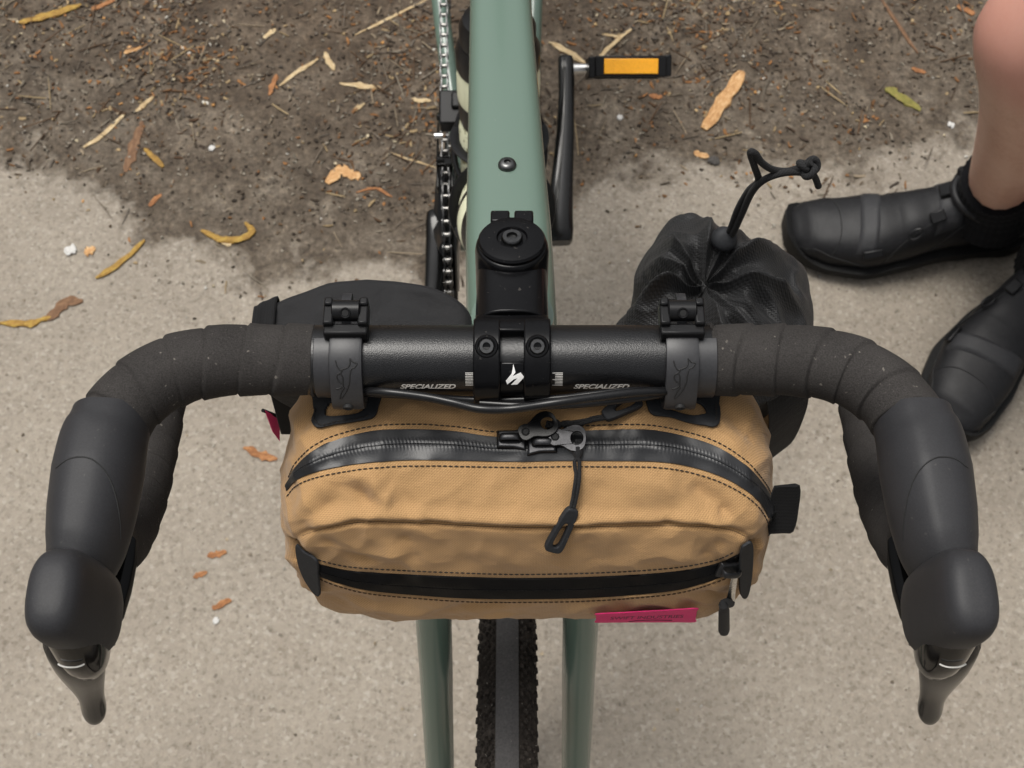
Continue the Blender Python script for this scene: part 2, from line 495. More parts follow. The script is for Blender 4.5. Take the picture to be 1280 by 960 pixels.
def build_ground():
    xs = axis_steps(-1.3, 1.4, 0.012, 80)
    ys = axis_steps(-0.45, 1.9, 0.012, 80)
    nx, ny = len(xs), len(ys)
    v, d = [], []
    for y in ys:
        for x in xs:
            near = -1.4 < x < 1.5 and -0.6 < y < 2.0
            v.append((x, y, ground_z(x, y) if near else (0.0095 if dirt_at(x, y) > 0.25 else 0.0)))
            d.append(dirt_at(x, y))
    f = [(j * nx + i, j * nx + i + 1, (j + 1) * nx + i + 1, (j + 1) * nx + i) for j in range(ny - 1) for i in range(nx - 1)]
    me = bpy.data.meshes.new('ground')
    me.from_pydata(v, [], f)
    at = me.attributes.new('verge', 'FLOAT', 'POINT')
    at.data.foreach_set('value', d)
    for p in me.polygons:
        p.use_smooth = True
    m, n, l, b = principled('asphalt_and_soil', (0.3, 0.28, 0.25), 0.92, 0, 0.2)
    g = n.new('ShaderNodeNewGeometry').outputs['Position']
    # asphalt: worn binder with pale and dark aggregate
    vo = n.new('ShaderNodeTexVoronoi')
    vo.inputs['Scale'].default_value = 260
    l.new(g, vo.inputs['Vector'])
    sepc = n.new('ShaderNodeSeparateColor')
    l.new(vo.outputs['Color'], sepc.inputs[0])
    agg = ramp(n, l, sepc.outputs[0], [(0.0, (0.215, 0.188, 0.154)), (0.2, (0.252, 0.224, 0.187)), (0.85, (0.276, 0.246, 0.206)), (0.98, (0.315, 0.288, 0.248))])
    mid = nz(n, l, g, 125, 5, 0.65)
    rm = ramp(n, l, mid.outputs[0], [(0.29, (0.64, 0.63, 0.62)), (0.43, (0.95,) * 3), (0.58, (1.03,) * 3), (0.72, (1.12, 1.11, 1.09))])
    big = nz(n, l, g, 5, 4, 0.6)
    rb = ramp(n, l, big.outputs[0], [(0.3, (0.86, 0.84, 0.82)), (0.7, (1.10, 1.09, 1.07))])
    asp = mixc(n, l, 1.0, mixc(n, l, 1.0, agg.outputs[0], rm.outputs[0], 'MULTIPLY'), rb.outputs[0], 'MULTIPLY')
    pit = nz(n, l, g, 130, 2, 0.5)
    rp = ramp(n, l, pit.outputs[0], [(0.27, (1, 1, 1)), (0.33, (0, 0, 0))])
    asp = mixc(n, l, mth(n, l, 'MULTIPLY', rp.outputs[0], 0.7), asp, (0.10, 0.085, 0.07))
    # stains with a shape of their own
    st = nz(n, l, g, 3.2, 5, 0.65)
    rs = ramp(n, l, st.outputs[0], [(0.62, (0, 0, 0)), (0.72, (1, 1, 1))])
    asp = mixc(n, l, mth(n, l, 'MULTIPLY', rs.outputs[0], 0.3), asp, (0.22, 0.17, 0.12))
    # soil
    s1 = nz(n, l, g, 18, 6, 0.7)
    r1 = ramp(n, l, s1.outputs[0], [(0.28, (0.032, 0.024, 0.018)), (0.45, (0.068, 0.054, 0.041)), (0.6, (0.112, 0.094, 0.075)), (0.74, (0.175, 0.155, 0.130))])
    s2 = nz(n, l, g, 120, 6, 0.75)
    r2 = ramp(n, l, s2.outputs[0], [(0.32, (0.30, 0.27, 0.25)), (0.48, (0.9, 0.87, 0.83)), (0.58, (1.25, 1.22, 1.16)), (0.70, (2.1, 2.0, 1.8))])
    soil = mixc(n, l, 1.0, r1.outputs[0], r2.outputs[0], 'MULTIPLY')
    a = n.new('ShaderNodeAttribute')
    a.attribute_name = 'verge'
    e1 = nz(n, l, g, 14, 5, 0.62)
    e2 = nz(n, l, g, 90, 3, 0.6)
    ed = mth(n, l, 'ADD', a.outputs['Fac'], mth(n, l, 'MULTIPLY', mth(n, l, 'SUBTRACT', e1.outputs[0], 0.5), 0.26))
    ed = mth(n, l, 'ADD', ed, mth(n, l, 'MULTIPLY', mth(n, l, 'SUBTRACT', e2.outputs[0], 0.5), 0.05))
    k = n.new('ShaderNodeMapRange')
    k.inputs[1].default_value = -0.014
    k.inputs[2].default_value = 0.034
    l.new(ed, k.inputs[0])
    # further in the soil gets darker and browner humus
    hum = n.new('ShaderNodeMapRange')
    hum.inputs[1].default_value = 0.10
    hum.inputs[2].default_value = 0.45
    l.new(ed, hum.inputs[0])
    soil = mixc(n, l, mth(n, l, 'MULTIPLY', hum.outputs[0], 0.7), soil, mixc(n, l, 1.0, soil, (0.74, 0.62, 0.52), 'MULTIPLY'))
    l.new(mixc(n, l, mth(n, l, 'MULTIPLY', k.outputs[0], 0.93), asp, soil), b.inputs['Base Color'])
    n1 = bump(n, l, vo.outputs['Distance'], 0.2, 0.002, b)
    n2 = bump(n, l, mid.outputs[0], 0.6, 0.004, b, n1)
    bump(n, l, s2.outputs[0], 0.5, 0.003, b, n2)
    me.materials.append(m)
    o = bpy.data.objects.new('ground', me)
    col.objects.link(o)
    o['kind'] = 'structure'
    o['label'] = 'worn grey asphalt meeting a dark soil verge'
build_ground()

# ------------------------------------------------------------------ bicycle
STC = Vector((0, 0.055, 0.964))               # stem centre on the steerer axis
AX = Vector((0, 0.309, 0.951))                # steerer axis, pointing up
bike = thing('bicycle', 'sage green drop-bar bicycle with black bars and taped drops', 'bicycle', (0, 0.35, 0))
YAW = math.atan2(0.012, 0.434)
def FR(x, y, z):                              # frame is turned slightly against the bars
    dy = y - STC.y
    return Vector((x * math.cos(YAW) - dy * math.sin(YAW), STC.y + x * math.sin(YAW) + dy * math.cos(YAW), z))
BBY, BBZ = 0.489, 0.275
RAX = (0.92, 0.345)
# --- frame
def build_frame():
    mb = MB()
    def tt(pts, ws, hs, n=28, p=0.8, cap=True):
        pts = [Vector(q) for q in pts]
        rings = []
        for i, c in enumerate(pts):
            t = (pts[min(i + 1, len(pts) - 1)] - pts[max(i - 1, 0)]).normalized()
            side = Vector((math.cos(YAW), math.sin(YAW), 0))
            side = (side - t * side.dot(t)).normalized()
            nn = side.cross(t)
            rings.append([c + side * (ws[i] * sgnpow(math.cos(2 * math.pi * j / n), p)) + nn * (hs[i] * sgnpow(math.sin(2 * math.pi * j / n), p)) for j in range(n)])
        mb.loft(rings, cap)
    N = 24
    def curve(P, W, H, p=0.8):
        c = crom(P, n=N)
        m = len(c)
        k = len(P) - 1
        def samp(L, i):
            t = i / (m - 1) * k
            a = min(int(t), k - 1)
            return L[a] + (L[a + 1] - L[a]) * (t - a)
        tt(c, [samp(W, i) for i in range(m)], [samp(H, i) for i in range(m)], p=p)
    # top tube, wide and flat topped
    curve([FR(0, 0.040, 0.893), FR(0, 0.12, 0.876), FR(0, 0.30, 0.836), FR(0, 0.50, 0.795), FR(0, 0.628, 0.770)],
          [0.0240, 0.0240, 0.0200, 0.017, 0.016], [0.024, 0.022, 0.018, 0.016, 0.015], 0.55)
    # head tube
    a0, a1 = STC - AX * 0.030, STC - AX * 0.180
    tt([FR(*a0), FR(*(a0 * 0.6 + a1 * 0.4)), FR(*a1)], [0.0205, 0.0205, 0.0235], [0.0225, 0.0225, 0.0235], p=1.0)
    # down tube
    curve([FR(0, 0.012, 0.80), FR(0, 0.15, 0.655), FR(0, 0.32, 0.465), FR(0, BBY, BBZ)], [0.025, 0.026, 0.026, 0.032], [0.028, 0.028, 0.026, 0.026])
    # seat tube, bottom bracket shell, stays
    curve([FR(0, BBY, BBZ), FR(0, 0.56, 0.52), FR(0, 0.634, 0.79)], [0.020, 0.017, 0.017], [0.017, 0.017, 0.017], 1.0)
    mb.tube([FR(-0.042, BBY, BBZ), FR(0.042, BBY, BBZ)], 0.024, 24)
    for s in (-1, 1):
        curve([FR(s * 0.030 - 0.002, BBY + 0.02, BBZ + 0.004), FR(s * 0.040 - 0.005, 0.62, 0.29), FR(s * 0.054 - 0.008, 0.78, 0.32), FR(s * 0.064 - 0.004, RAX[0], RAX[1])], [0.011, 0.010, 0.009, 0.008], [0.014, 0.012, 0.010, 0.010], 1.0)
        curve([FR(s * 0.014, 0.607, 0.70), FR(s * 0.04, 0.68, 0.63), FR(s * 0.060, 0.80, 0.49), FR(s * 0.068, RAX[0], RAX[1])], [0.009, 0.009, 0.008, 0.008], [0.010, 0.009, 0.008, 0.008], 1.0)
    fr = mb.build('frame', M['frame'], bike)
    # button head bolt on the top tube
    tr_ = BVHTree.FromPolygons([v.co for v in fr.data.vertices], [q.vertices for q in fr.data.polygons])
    p, nn, _, _ = tr_.ray_cast(CAM, ray(634, 207).normalized())
    MB().lathe([(0.0052, -0.003), (0.0052, 0.0005), (0.0046, 0.0018), (0.0032, 0.0026), (0.0019, 0.0027), (0.0017, 0.0012), (0.0001, 0.0010)], p + nn * 0.0005, nn, 20).build('bolt', M['dark_steel'], fr)
    return fr
build_frame()
# seatpost and saddle
MB().tube([FR(0, 0.62, 0.75), FR(0, 0.69, 0.985)], 0.0135, 20).build('seatpost', M['stem'], bike)
def saddle():
    rings = []
    for i in range(25):
        t = i / 24
        y = 0.555 + 0.265 * t
        wd = lerp_tab([(0, 0.008), (0.08, 0.019), (0.4, 0.026), (0.65, 0.048), (0.88, 0.072), (1, 0.058)], t)
        zc = 0.998 + 0.012 * (t - 0.4) ** 2 * 4
        th = 0.020
        rings.append([FR(wd * sgnpow(math.cos(a), 0.8), y, zc + (th * 0.55 if math.sin(a) > 0 else th) * math.sin(a) - 0.012 * abs(math.cos(a)) ** 3) for a in [2 * math.pi * j / 20 for j in range(20)]])
    MB().loft(rings).build('saddle', M['stem'], bike)
saddle()
# --- fork
AXLE = (-0.197, 0.345)
FX = -0.003                                   # the fork stands a hair off the bar centre
def build_fork():
    mb = MB()
    for s in (-1, 1):
        P = [Vector((FX + s * 0.026, -0.016, 0.762)), Vector((FX + s * 0.043, -0.028, 0.742)), Vector((FX + s * 0.0465, -0.068, 0.63)), Vector((FX + s * 0.0490, -0.115, 0.50)), Vector((FX + s * 0.053, -0.165, 0.40)), Vector((FX + s * 0.056, AXLE[0], AXLE[1]))]
        W = [0.014, 0.0115, 0.0106, 0.0098, 0.0095, 0.0095]
        H = [0.022, 0.021, 0.019, 0.016, 0.013, 0.011]
        c = crom(P, n=10)
        rings = []
        for i, q in enumerate(c):
            t = (c[min(i + 1, len(c) - 1)] - c[max(i - 1, 0)]).normalized()
            side = Vector((1, 0, 0)); side = (side - t * side.dot(t)).normalized()
            nn = side.cross(t)
            k = i / (len(c) - 1) * 5; a = min(int(k), 4); k -= a
            ww, hh = W[a] + (W[a + 1] - W[a]) * k, H[a] + (H[a + 1] - H[a]) * k
            rings.append([q + side * (ww * sgnpow(math.cos(2 * math.pi * j / 24), 0.85)) + nn * (hh * sgnpow(math.sin(2 * math.pi * j / 24), 0.85)) for j in range(24)])
        mb.loft(rings)
    mb.tube([STC - AX * 0.181, STC - AX * 0.20, STC - AX * 0.222], [0.0235, 0.025, 0.022], 28)
    mb.tube([(-0.036, -0.016, 0.757), (0, -0.014, 0.764), (0.036, -0.016, 0.757)], [0.018, 0.022, 0.018], 20)
    fk = mb.build('fork', M['frame'], bike)
    # flat mount brake on the left blade and its hose
    c = MB()
    c.box((0.040, -0.118, 0.415), (0.022, 0.028, 0.070), Matrix.Rotation(R(-24), 3, 'X'))
    c.build('brake_caliper', M['plastic'], fk, bevel=0.004)
build_fork()
def spin(prof, cy, cz, n=180, x0=0.0):
    x0 = FX if cy < 0 else 0.0
    """wheel section prof (x, r) closed loop, spun about the axle"""
    return [[Vector((x0 + x, cy + r * math.cos(2 * math.pi * i / n), cz + r * math.sin(2 * math.pi * i / n))) for x, r in prof] for i in range(n)]
def wheel(name, cy, cz, fr):
    tf = (lambda r: [[FR(*p) for p in q] for q in r]) if fr else (lambda r: r)
    we = part_empty(name, bike)
    tr, RT = 0.0190, 0.326
    # tyre carcass with a raised smooth centre strip
    carc, mid = [], []
    for a in np.linspace(-0.75, math.pi + 0.75, 25):
        carc.append((tr * math.cos(a), RT + tr * math.sin(a) * 0.92 - 0.001))
    MB().loft(tf(spin(carc, cy, cz)), cap=False, closed=True).build('tyre', M['tyre'], we, angle=180)
    mid = [(-0.0072, RT + 0.0135), (-0.0072, RT + 0.0172), (-0.004, RT + 0.0184), (0, RT + 0.0188), (0.004, RT + 0.0184), (0.0072, RT + 0.0172), (0.0072, RT + 0.0135)]
    MB().loft(tf(spin(mid, cy, cz)), cap=False, closed=True).build('tread_strip', M['tyre_mid'], we, angle=30)
    # side knobs: slanted diamonds, too small to pick apart
    kb = MB()
    rng = random.Random(3)
    for row, (a0, ln) in enumerate(((60, 0.0042), (52, 0.0042), (44, 0.0046), (35, 0.005), (25, 0.006), (13, 0.0055))):
        N = 300 if row < 3 else 220
        for s in (-1, 1):
            for i in range(N):
                ph = 2 * math.pi * (i + 0.5 * (row % 2)) / N
                if not fr and not (0.0 < ph < 3.3):
                    continue
                if rng.random() < 0.10:
                    continue
                ph += rng.uniform(-0.3, 0.3) / N
                er, ex = Vector((0, math.cos(ph), math.sin(ph))), Vector((1, 0, 0))
                a = R(a0)
                nd = (ex * (s * math.cos(a)) + er * math.sin(a))
                cen = Vector((0 if fr else FX, cy, cz)) + er * RT + nd * (tr * 0.985)
                tang = Vector((0, -math.sin(ph), math.cos(ph)))
                crs = nd.cross(tang)
                sk = R(28) * s
                e1 = tang * math.cos(sk) + crs * math.sin(sk)
                e2 = nd.cross(e1)
                hh = 0.0011 + 0.0006 * rng.random()
                L, W = ln * 0.5, 0.00105
                vs = [cen + e1 * (q[0] * L) + e2 * (q[1] * W) - nd * 0.001 for q in ((-1, 0), (0, -1), (1, 0), (0, 1))]
                vs += [cen + e1 * (q[0] * L * 0.7) + e2 * (q[1] * W * 0.7) + nd * hh for q in ((-1, 0), (0, -1), (1, 0), (0, 1))]
                if fr:
                    vs = [FR(*p) for p in vs]
                kb.add(vs, [(0, 1, 5, 4), (1, 2, 6, 5), (2, 3, 7, 6), (3, 0, 4, 7), (4, 5, 6, 7)])
    k = kb.build('tread_knobs', M['tyre'], we, smooth=False)
    k['kind'] = 'stuff'
    rim = [(-0.0125, 0.316), (-0.0125, 0.308), (-0.009, 0.292), (0, 0.288), (0.009, 0.292), (0.0125, 0.308), (0.0125, 0.316), (0, 0.310)]
    MB().loft(tf(spin(rim, cy, cz)), cap=False, closed=True).build('rim', M['stem'], we)
    hb, sp = MB(), MB()
    F = (lambda p: FR(*p)) if fr else (lambda p: Vector((p[0] + FX, p[1], p[2])))
    for x, r in ((-0.03, 0.028), (0.03, 0.028)):
        hb.tube([F((x - 0.002, cy, cz)), F((x + 0.002, cy, cz))], r, 24)
    hb.tube([F((-0.05, cy, cz)), F((0.05, cy, cz))], 0.012, 20)
    hb.build('hub', M['plastic'], we)
    for i in range(28):
        a = 2 * math.pi * i / 28
        s = 1 if i % 2 else -1
        b = a + 0.5 * (1 if (i // 2) % 2 else -1)
        sp.tube([F((s * 0.03, cy + 0.026 * math.cos(b), cz + 0.026 * math.sin(b))), F((s * 0.003, cy + 0.292 * math.cos(a), cz + 0.292 * math.sin(a)))], 0.001, 6)
    sp.build('spokes', M['dark_steel'], we)
    MB().tube([F((0.040, cy, cz)), F((0.0418, cy, cz))], 0.08, 40).build('brake_rotor', M['dark_steel'], we)
wheel('front_wheel', AXLE[0], AXLE[1], False)
wheel('rear_wheel', RAX[0], RAX[1], True)
# --- handlebar
hbm = MB()
hbm.tube([(x, 0, 0.98) for x in np.linspace(-0.128, 0.128, 65)], [0.0159 if abs(x) < 0.10 else 0.0148 for x in np.linspace(-0.128, 0.128, 65)], 64)
handlebar = hbm.build('handlebar', M['bar'], bike, angle=60)
def side_path(s):
    P = [(0.110, 0.000, 0.980), (0.132, -0.0005, 0.980), (0.153, -0.0055, 0.980), (0.1705, -0.019, 0.980), (0.1800, -0.038, 0.979),
         (0.1845, -0.057, 0.975), (0.1865, -0.071, 0.963), (0.188, -0.0755, 0.944), (0.1890, -0.068, 0.921), (0.1895, -0.050, 0.901), (0.1895, -0.026, 0.887),
         (0.1895, 0.004, 0.878), (0.1895, 0.036, 0.872)]
    P = [(0.0893, 0, 0.98)] + P
    return crom([Vector((s * x, y, z)) for x, y, z in P], step=0.0006)
for s in (-1, 1):
    pts = side_path(s)
    L = [0.0]
    for a, b in zip(pts, pts[1:]):
        L.append(L[-1] + (b - a).length)
    pitch = 0.0168
    def wrap(q, a, s=s):
        ang = 0.0030 * math.cos(a - s * 0.6) + 0.0035 * math.sin(a * 1.0 + 0.4)
        k = (q + ang + 0.0012 * math.sin(q * 210)) / pitch
        fr = k - math.floor(k)
        e = min(1, (1 - fr) / 0.055)            # sharp overlap edge
        return 1.0 + 0.060 * (fr ** 1.3) * e - 0.040 * math.exp(-(fr / 0.05) ** 2) + 0.006 * noise.noise(Vector((q * 120, a * 1.2, s)))
    mb = MB()
    mb.tube(pts, 0.01595, 48, rfun=wrap, upv=(0, 0, 1), uv=True)
    mb.build('bar_tape', M['tape'], bike, angle=180)
    end = pts[-1]
    MB().lathe([(0.013, -0.004), (0.013, 0.002), (0.009, 0.004), (0.0005, 0.0045)], end, (0, 1, -0.15), 24).build('bar_plug', M['plastic'], bike)
# lettering and scale marks wrapped on the bar
def wrap_text(txt, xc, ang, size, shear, name, mat, parent, rad=0.01605, width=None):
    cu = bpy.data.curves.new(name + '_curve', 'FONT')
    cu.body = txt
    cu.size = 1
    cu.align_x = 'CENTER'
    cu.shear = shear
    cu.extrude = 0.0
    cu.offset = 0.032
    to = bpy.data.objects.new('tmp', cu)
    col.objects.link(to)
    dg = bpy.context.evaluated_depsgraph_get()
    dg.update()
    me = bpy.data.meshes.new_from_object(to.evaluated_get(dg))
    bpy.data.objects.remove(to)
    xs = [v.co.x for v in me.vertices]
    kx = (width / (max(xs) - min(xs))) if width else size
    for v in me.vertices:
        x, y = v.co.x * kx, v.co.y * size
        a = ang + y / rad
        v.co = (xc + x, -rad * math.cos(a), 0.98 + rad * math.sin(a))
    me.materials.append(mat)
    o = bpy.data.objects.new(name, me)
    col.objects.link(o)
    set_parent(o, parent)
    return o
A_TXT = R(12)
for px in (535, 750):
    x = (px - 640) / 2.77 / 1000
    wrap_text('SPECIALIZED', x, A_TXT, 0.0040, 0.35, 'lettering', M['silver_print'], handlebar, width=0.0250)
for px, sg in ((588, -1), (697, 1)):
    x0 = (px - 640) / 2.77 / 1000
    mb = MB()
    for i in range(9):
        a = R(20) + i * 0.00082 / 0.0160
        ln = 0.0046 if i % 4 == 0 else 0.0034
        xa = x0 + sg * 0.002
        rr = 0.01606
        vs = []
        for x in (xa, xa - sg * ln):
            for da in (-0.00020, 0.00020):
                t = a + da / rr
                vs.append((x, -rr * math.cos(t), 0.98 + rr * math.sin(t)))
        mb.add(vs, [(0, 1, 3, 2)])
    mb.build('scale_marks', M['silver_print'], handlebar)

# --- stem
def build_stem():
    FD = (BAR - STC).normalized()                  # towards the bar
    NX = Vector((1, 0, 0))
    NU = NX.cross(FD) * -1
    if NU.z < 0:
        NU = -NU
    mb = MB()
    # steerer clamp
    prof = [(0.0160, -0.021), (0.0172, -0.0195), (0.0175, -0.01), (0.0175, 0.013), (0.0170, 0.0165), (0.0158, 0.0180)]
    mb.lathe(prof, STC, AX, 48)
    # body
    rings = []
    for t in np.linspace(0, 1, 13):
        c = STC + FD * (0.002 + t * 0.040)
        wd = 0.0166 + 0.0006 * t
        hh = 0.0165 - 0.001 * math.sin(t * math.pi)
        rings.append([c + NX * (wd * sgnpow(math.cos(2 * math.pi * j / 32), 0.7)) + NU * (hh * sgnpow(math.sin(2 * math.pi * j / 32), 0.7)) for j in range(32)])
    mb.loft(rings)
    # bar clamp rear half: arc shell around the bar
    def shell(x0, x1, a0, a1, r0, r1, n=18):
        vs, fs = [], []
        for i in range(n + 1):
            a = a0 + (a1 - a0) * i / n
            d = Vector((0, math.cos(a), math.sin(a)))
            for x, r in ((x0, r0), (x1, r0), (x1, r1), (x0, r1)):
                vs.append(BAR + d * r + NX * x)
        for i in range(n):
            for j in range(4):
                k = (j + 1) % 4
                fs.append((i * 4 + j, i * 4 + k, i * 4 + 4 + k, i * 4 + 4 + j))
        fs += [(3, 2, 1, 0), (n * 4, n * 4 + 1, n * 4 + 2, n * 4 + 3)]
        mb2.add(vs, fs)
    mb2 = mb
    shell(-0.0165, 0.0165, R(-105), R(75), 0.0160, 0.0205)
    stem = mb.build('stem', M['stem'], bike, bevel=0.0008)
    # faceplate: two arms, centre plate
    fp = MB(); mb2 = fp
    for x in (-0.0112, 0.0112):
        shell(x - 0.0060, x + 0.0060, R(52), R(268), 0.0160, 0.0212, 36)
    shell(-0.0058, 0.0058, R(118), R(176), 0.0160, 0.0188, 16)
    shell(-0.0056, 0.0056, R(210), R(240), 0.0160, 0.0188, 10)
    plate = fp.build('faceplate', M['stem'], stem, bevel=0.0016)
    # bolts: two above, two below
    for x in (-0.0112, 0.0112):
        for c, d in ((BAR + Vector((x, -0.0035, 0.0214)), Vector((0, -0.42, 0.9))), (BAR + Vector((x, -0.011, -0.0205)), Vector((0, -0.9, -0.42)))):
            d = d.normalized()
            MB().lathe([(0.0052, -0.004), (0.0052, 0.0002), (0.0047, 0.0008), (0.0040, 0.0008), (0.0038, -0.0004)], c, d, 24).build('bolt_seat', M['stem'], stem)
            MB().lathe([(0.0036, -0.003), (0.0036, 0.0008), (0.0031, 0.0014), (0.0018, 0.0014), (0.0017, -0.0004), (0.0001, -0.0005)], c, d, 12).build('bolt', M['dark_steel'], stem)
    # top cap with bolt
    ct = STC + AX * 0.0180
    MB().lathe([(0.0152, -0.001), (0.0159, 0.0004), (0.0160, 0.0016), (0.0152, 0.0027), (0.0110, 0.0036), (0.0074, 0.0038), (0.0067, 0.0026), (0.0058, 0.0024), (0.0001, 0.0024)], ct, AX, 48).build('top_cap', M['stem'], stem)
    MB().lathe([(0.0050, 0.001), (0.0050, 0.0038), (0.0044, 0.0046), (0.0026, 0.0046), (0.0024, 0.0030), (0.0001, 0.0029)], ct, AX, 24).build('cap_bolt', M['dark_steel'], stem)
    mb = MB()
    rot = Vector((0, 0, 1)).rotation_difference(AX).to_matrix()
    for x in (-0.0057, 0.0057):
        mb.box(STC + AX * 0.004 + Vector((x, 0.0185, -0.004)), (0.0092, 0.008, 0.026), rot)
    mb.build('steerer_clamp', M['stem'], stem, bevel=0.001)
    # emblem: slanted two-stroke letter S lightning shape on the centre plate
    S2 = [(0.40, 1.0), (0.52, 0.62), (0.36, 0.44), (0.80, 0.62), (1.0, 0.40), (0.62, 0.02), (0.26, 0.0), (0.62, 0.34), (0.42, 0.28), (0.06, 0.02), (-0.02, 0.22), (0.30, 0.56), (0.36, 0.78)]
    rr = 0.01895
    vs = []
    for u, v in S2:
        x = -0.0036 + u * 0.0080
        a = R(29) + v * 0.0100 / rr
        vs.append((0.001 + x, -rr * math.cos(a), 0.98 + rr * math.sin(a)))
    bm = bmesh.new()
    bvs = [bm.verts.new(p) for p in vs]
    f = bm.faces.new(bvs)
    bmesh.ops.triangulate(bm, faces=[f])
    bmesh.ops.subdivide_edges(bm, edges=bm.edges[:], cuts=3, use_grid_fill=True)
    for v in bm.verts:                              # keep every point on the curved plate
        d = Vector((0, v.co.y, v.co.z - 0.98)).normalized() * rr
        v.co.y, v.co.z = d.y, 0.98 + d.z
    me = bpy.data.meshes.new('emblem')
    bm.to_mesh(me); bm.free()
    me.materials.append(M['white_print'])
    o = bpy.data.objects.new('emblem', me)
    col.objects.link(o)
    set_parent(o, stem)
build_stem()
# headset spacer under the stem
MB().lathe([(0.0172, -0.031), (0.0172, -0.0212)], STC, AX, 40).build('headset_spacer', M['stem'], bike)

def px_curve(P, n=10):
    return [(q.x, q.y) for q in crom([(a, b, 0) for a, b in P], n=n)]
# --- brake and shift levers
def mirx(p, s):
    return Vector((p.x * (-s), p.y, p.z))
def build_lever(s):
    """s = -1 is the side built from the photo's left, +1 its mirror"""
    Z = lambda px, py, z: mirx(at_z(px, py, z), s)
    # hood grip
    tab = [(140, 516, .9805, .0172, .0172), (136, 532, .982, .0180, .0180), (129, 552, .9835, .0190, .0195), (122, 590, .9845, .0196, .0212), (114, 640, .9845, .0186, .0212),
           (107, 680, .984, .0166, .0205), (101, 704, .983, .0145, .0190), (95, 726, .981, .0105, .0150), (91, 742, .980, .0060, .0100)]
    C = crom([(a, b, 0) for a, b, *_ in tab], n=6)
    K = len(tab) - 1
    rings = []
    for i, q in enumerate(C):
        t = i / (len(C) - 1) * K; a = min(int(t), K - 1); t -= a
        z, wd, hh = [tab[a][k] + (tab[a + 1][k] - tab[a][k]) * t for k in (2, 3, 4)]
        c = Z(q.x, q.y, z)
        rings.append((c, wd, hh))
    rr = []
    for i, (c, wd, hh) in enumerate(rings):
        t = (rings[min(i + 1, len(rings) - 1)][0] - rings[max(i - 1, 0)][0]); t.z = 0; t.normalize()
        side = Vector((t.y, -t.x, 0))
        ring = []
        for j in range(40):
            a = 2 * math.pi * j / 40
            x, z = sgnpow(math.cos(a), 0.82), sgnpow(math.sin(a), 0.9)
            k = 1.0 - 0.10 * max(0, z)               # top a little narrower than the sides
            lip = 1 + 0.03 * math.exp(-((a - 1.2) / 0.25) ** 2)
            ring.append(c + side * (x * wd * k) + Vector((0, 0, z * hh * lip)))
        rr.append(ring)
    mb = MB()
    mb.loft(rr)
    # tall knob at the front, leaning outwards
    kb = []
    prof = [(.974, .80), (.980, .92), (.990, .98), (1.0, 1.0), (1.010, 1.0), (1.018, .99), (1.0245, .955), (1.0290, .895), (1.0322, .80), (1.0342, .66), (1.0352, .46), (1.0355, .22), (1.0355, .02)]
    c0 = at_z(80, 747, 1.018)
    for z, k in prof:
        lean = (z - 1.018) * 0.05
        ring = []
        for j in range(40):
            a = 2 * math.pi * j / 40
            x = .0120 * k * sgnpow(math.cos(a), 0.72) * (1 - 0.03 * math.sin(a))
            y = .0197 * k * sgnpow(math.sin(a), 0.76)
            ring.append(mirx(Vector((c0.x + x - lean, c0.y + y - (z - 1.018) * 0.10, z)), s))
        kb.append(ring)
    mb.loft(kb)
    hood = mb.build('brake_hood', M['hood'], bike, angle=62)
    # glossy front cap under the knob with a bright line
    fc = []
    for z, k, dy in ((.962, .30, -.0085), (.966, .52, -.0095), (.974, .72, -.0095), (.984, .86, -.0080), (.994, .955, -.0052), (1.003, 1.0, -.0022), (1.010, 1.015, -.0004), (1.0125, 1.0, 0.0)):
        fc.append([mirx(Vector((c0.x + .0002 + .0114 * k * sgnpow(math.cos(a), 0.85), c0.y + dy + .0186 * k * sgnpow(math.sin(a), 0.85), z)), s) for a in [2 * math.pi * j / 36 for j in range(36)]])
    MB().loft(fc).build('front_cap', M['gloss'], hood, angle=50)
    ln = []
    for i in range(9):
        a = R(-90 - 24 + 48 * i / 8)
        ln.append(mirx(Vector((c0.x + .0002 + .0114 * sgnpow(math.cos(a), 0.85), c0.y - .0046 + .0186 * sgnpow(math.sin(a), 0.85), .9985)), s))
    MB().tube(ln, 0.00035, 8).build('trim_line', M['silver_print'], hood)
    # lever blade
    tab = [(84, 792, .962, .0130, .0100), (92, 812, .952, .0125, .0095), (99, 830, .938, .0122, .0085), (105, 846, .920, .0096, .0070), (111, 860, .906, .0072, .0058), (115, 872, .895, .0059, .0058), (117, 883, .885, .0064, .0062), (118, 891, .879, .0058, .0056), (118, 896, .8755, .0040, .0040), (118, 899, .874, .0006, .0006)]
    rings = []
    for px, py, z, wd, hh in tab:
        c = Z(px, py, z)
        rings.append([c + Vector((wd * math.cos(2 * math.pi * j / 24), hh * math.sin(2 * math.pi * j / 24), 0.3 * hh * math.sin(2 * math.pi * j / 24))) for j in range(24)])
    MB().loft(rings).build('lever_blade', M['lever'], hood, sub=1)
    # shift paddle behind the blade and pivot
    tab = [(158, 676, .958, .0045), (150, 706, .950, .0075), (143, 738, .944, .0078), (136, 768, .940, .0070), (133, 784, .938, .0050)]
    mb = MB()
    mb.loft([[Z(px, py, z) + Vector((wd * math.cos(2 * math.pi * j / 16), wd * 0.4 * math.sin(2 * math.pi * j / 16), wd * 0.8 * math.sin(2 * math.pi * j / 16))) for j in range(16)] for px, py, z, wd in tab])
    mb.build('shift_paddle', M['gloss'], hood)
    p = Z(126, 779, .945)
    MB().tube([p - Vector((0.0035, 0, 0)), p + Vector((0.0035, 0, 0))], 0.0022, 12).build('pivot_pin', M['steel'], hood)
    p2 = Z(124, 800, .945)
    MB().box(p2, (0.010, 0.004, 0.012), Matrix.Rotation(R(20 * s), 3, 'Y')).build('pivot_body', M['gloss'], hood, bevel=0.001)
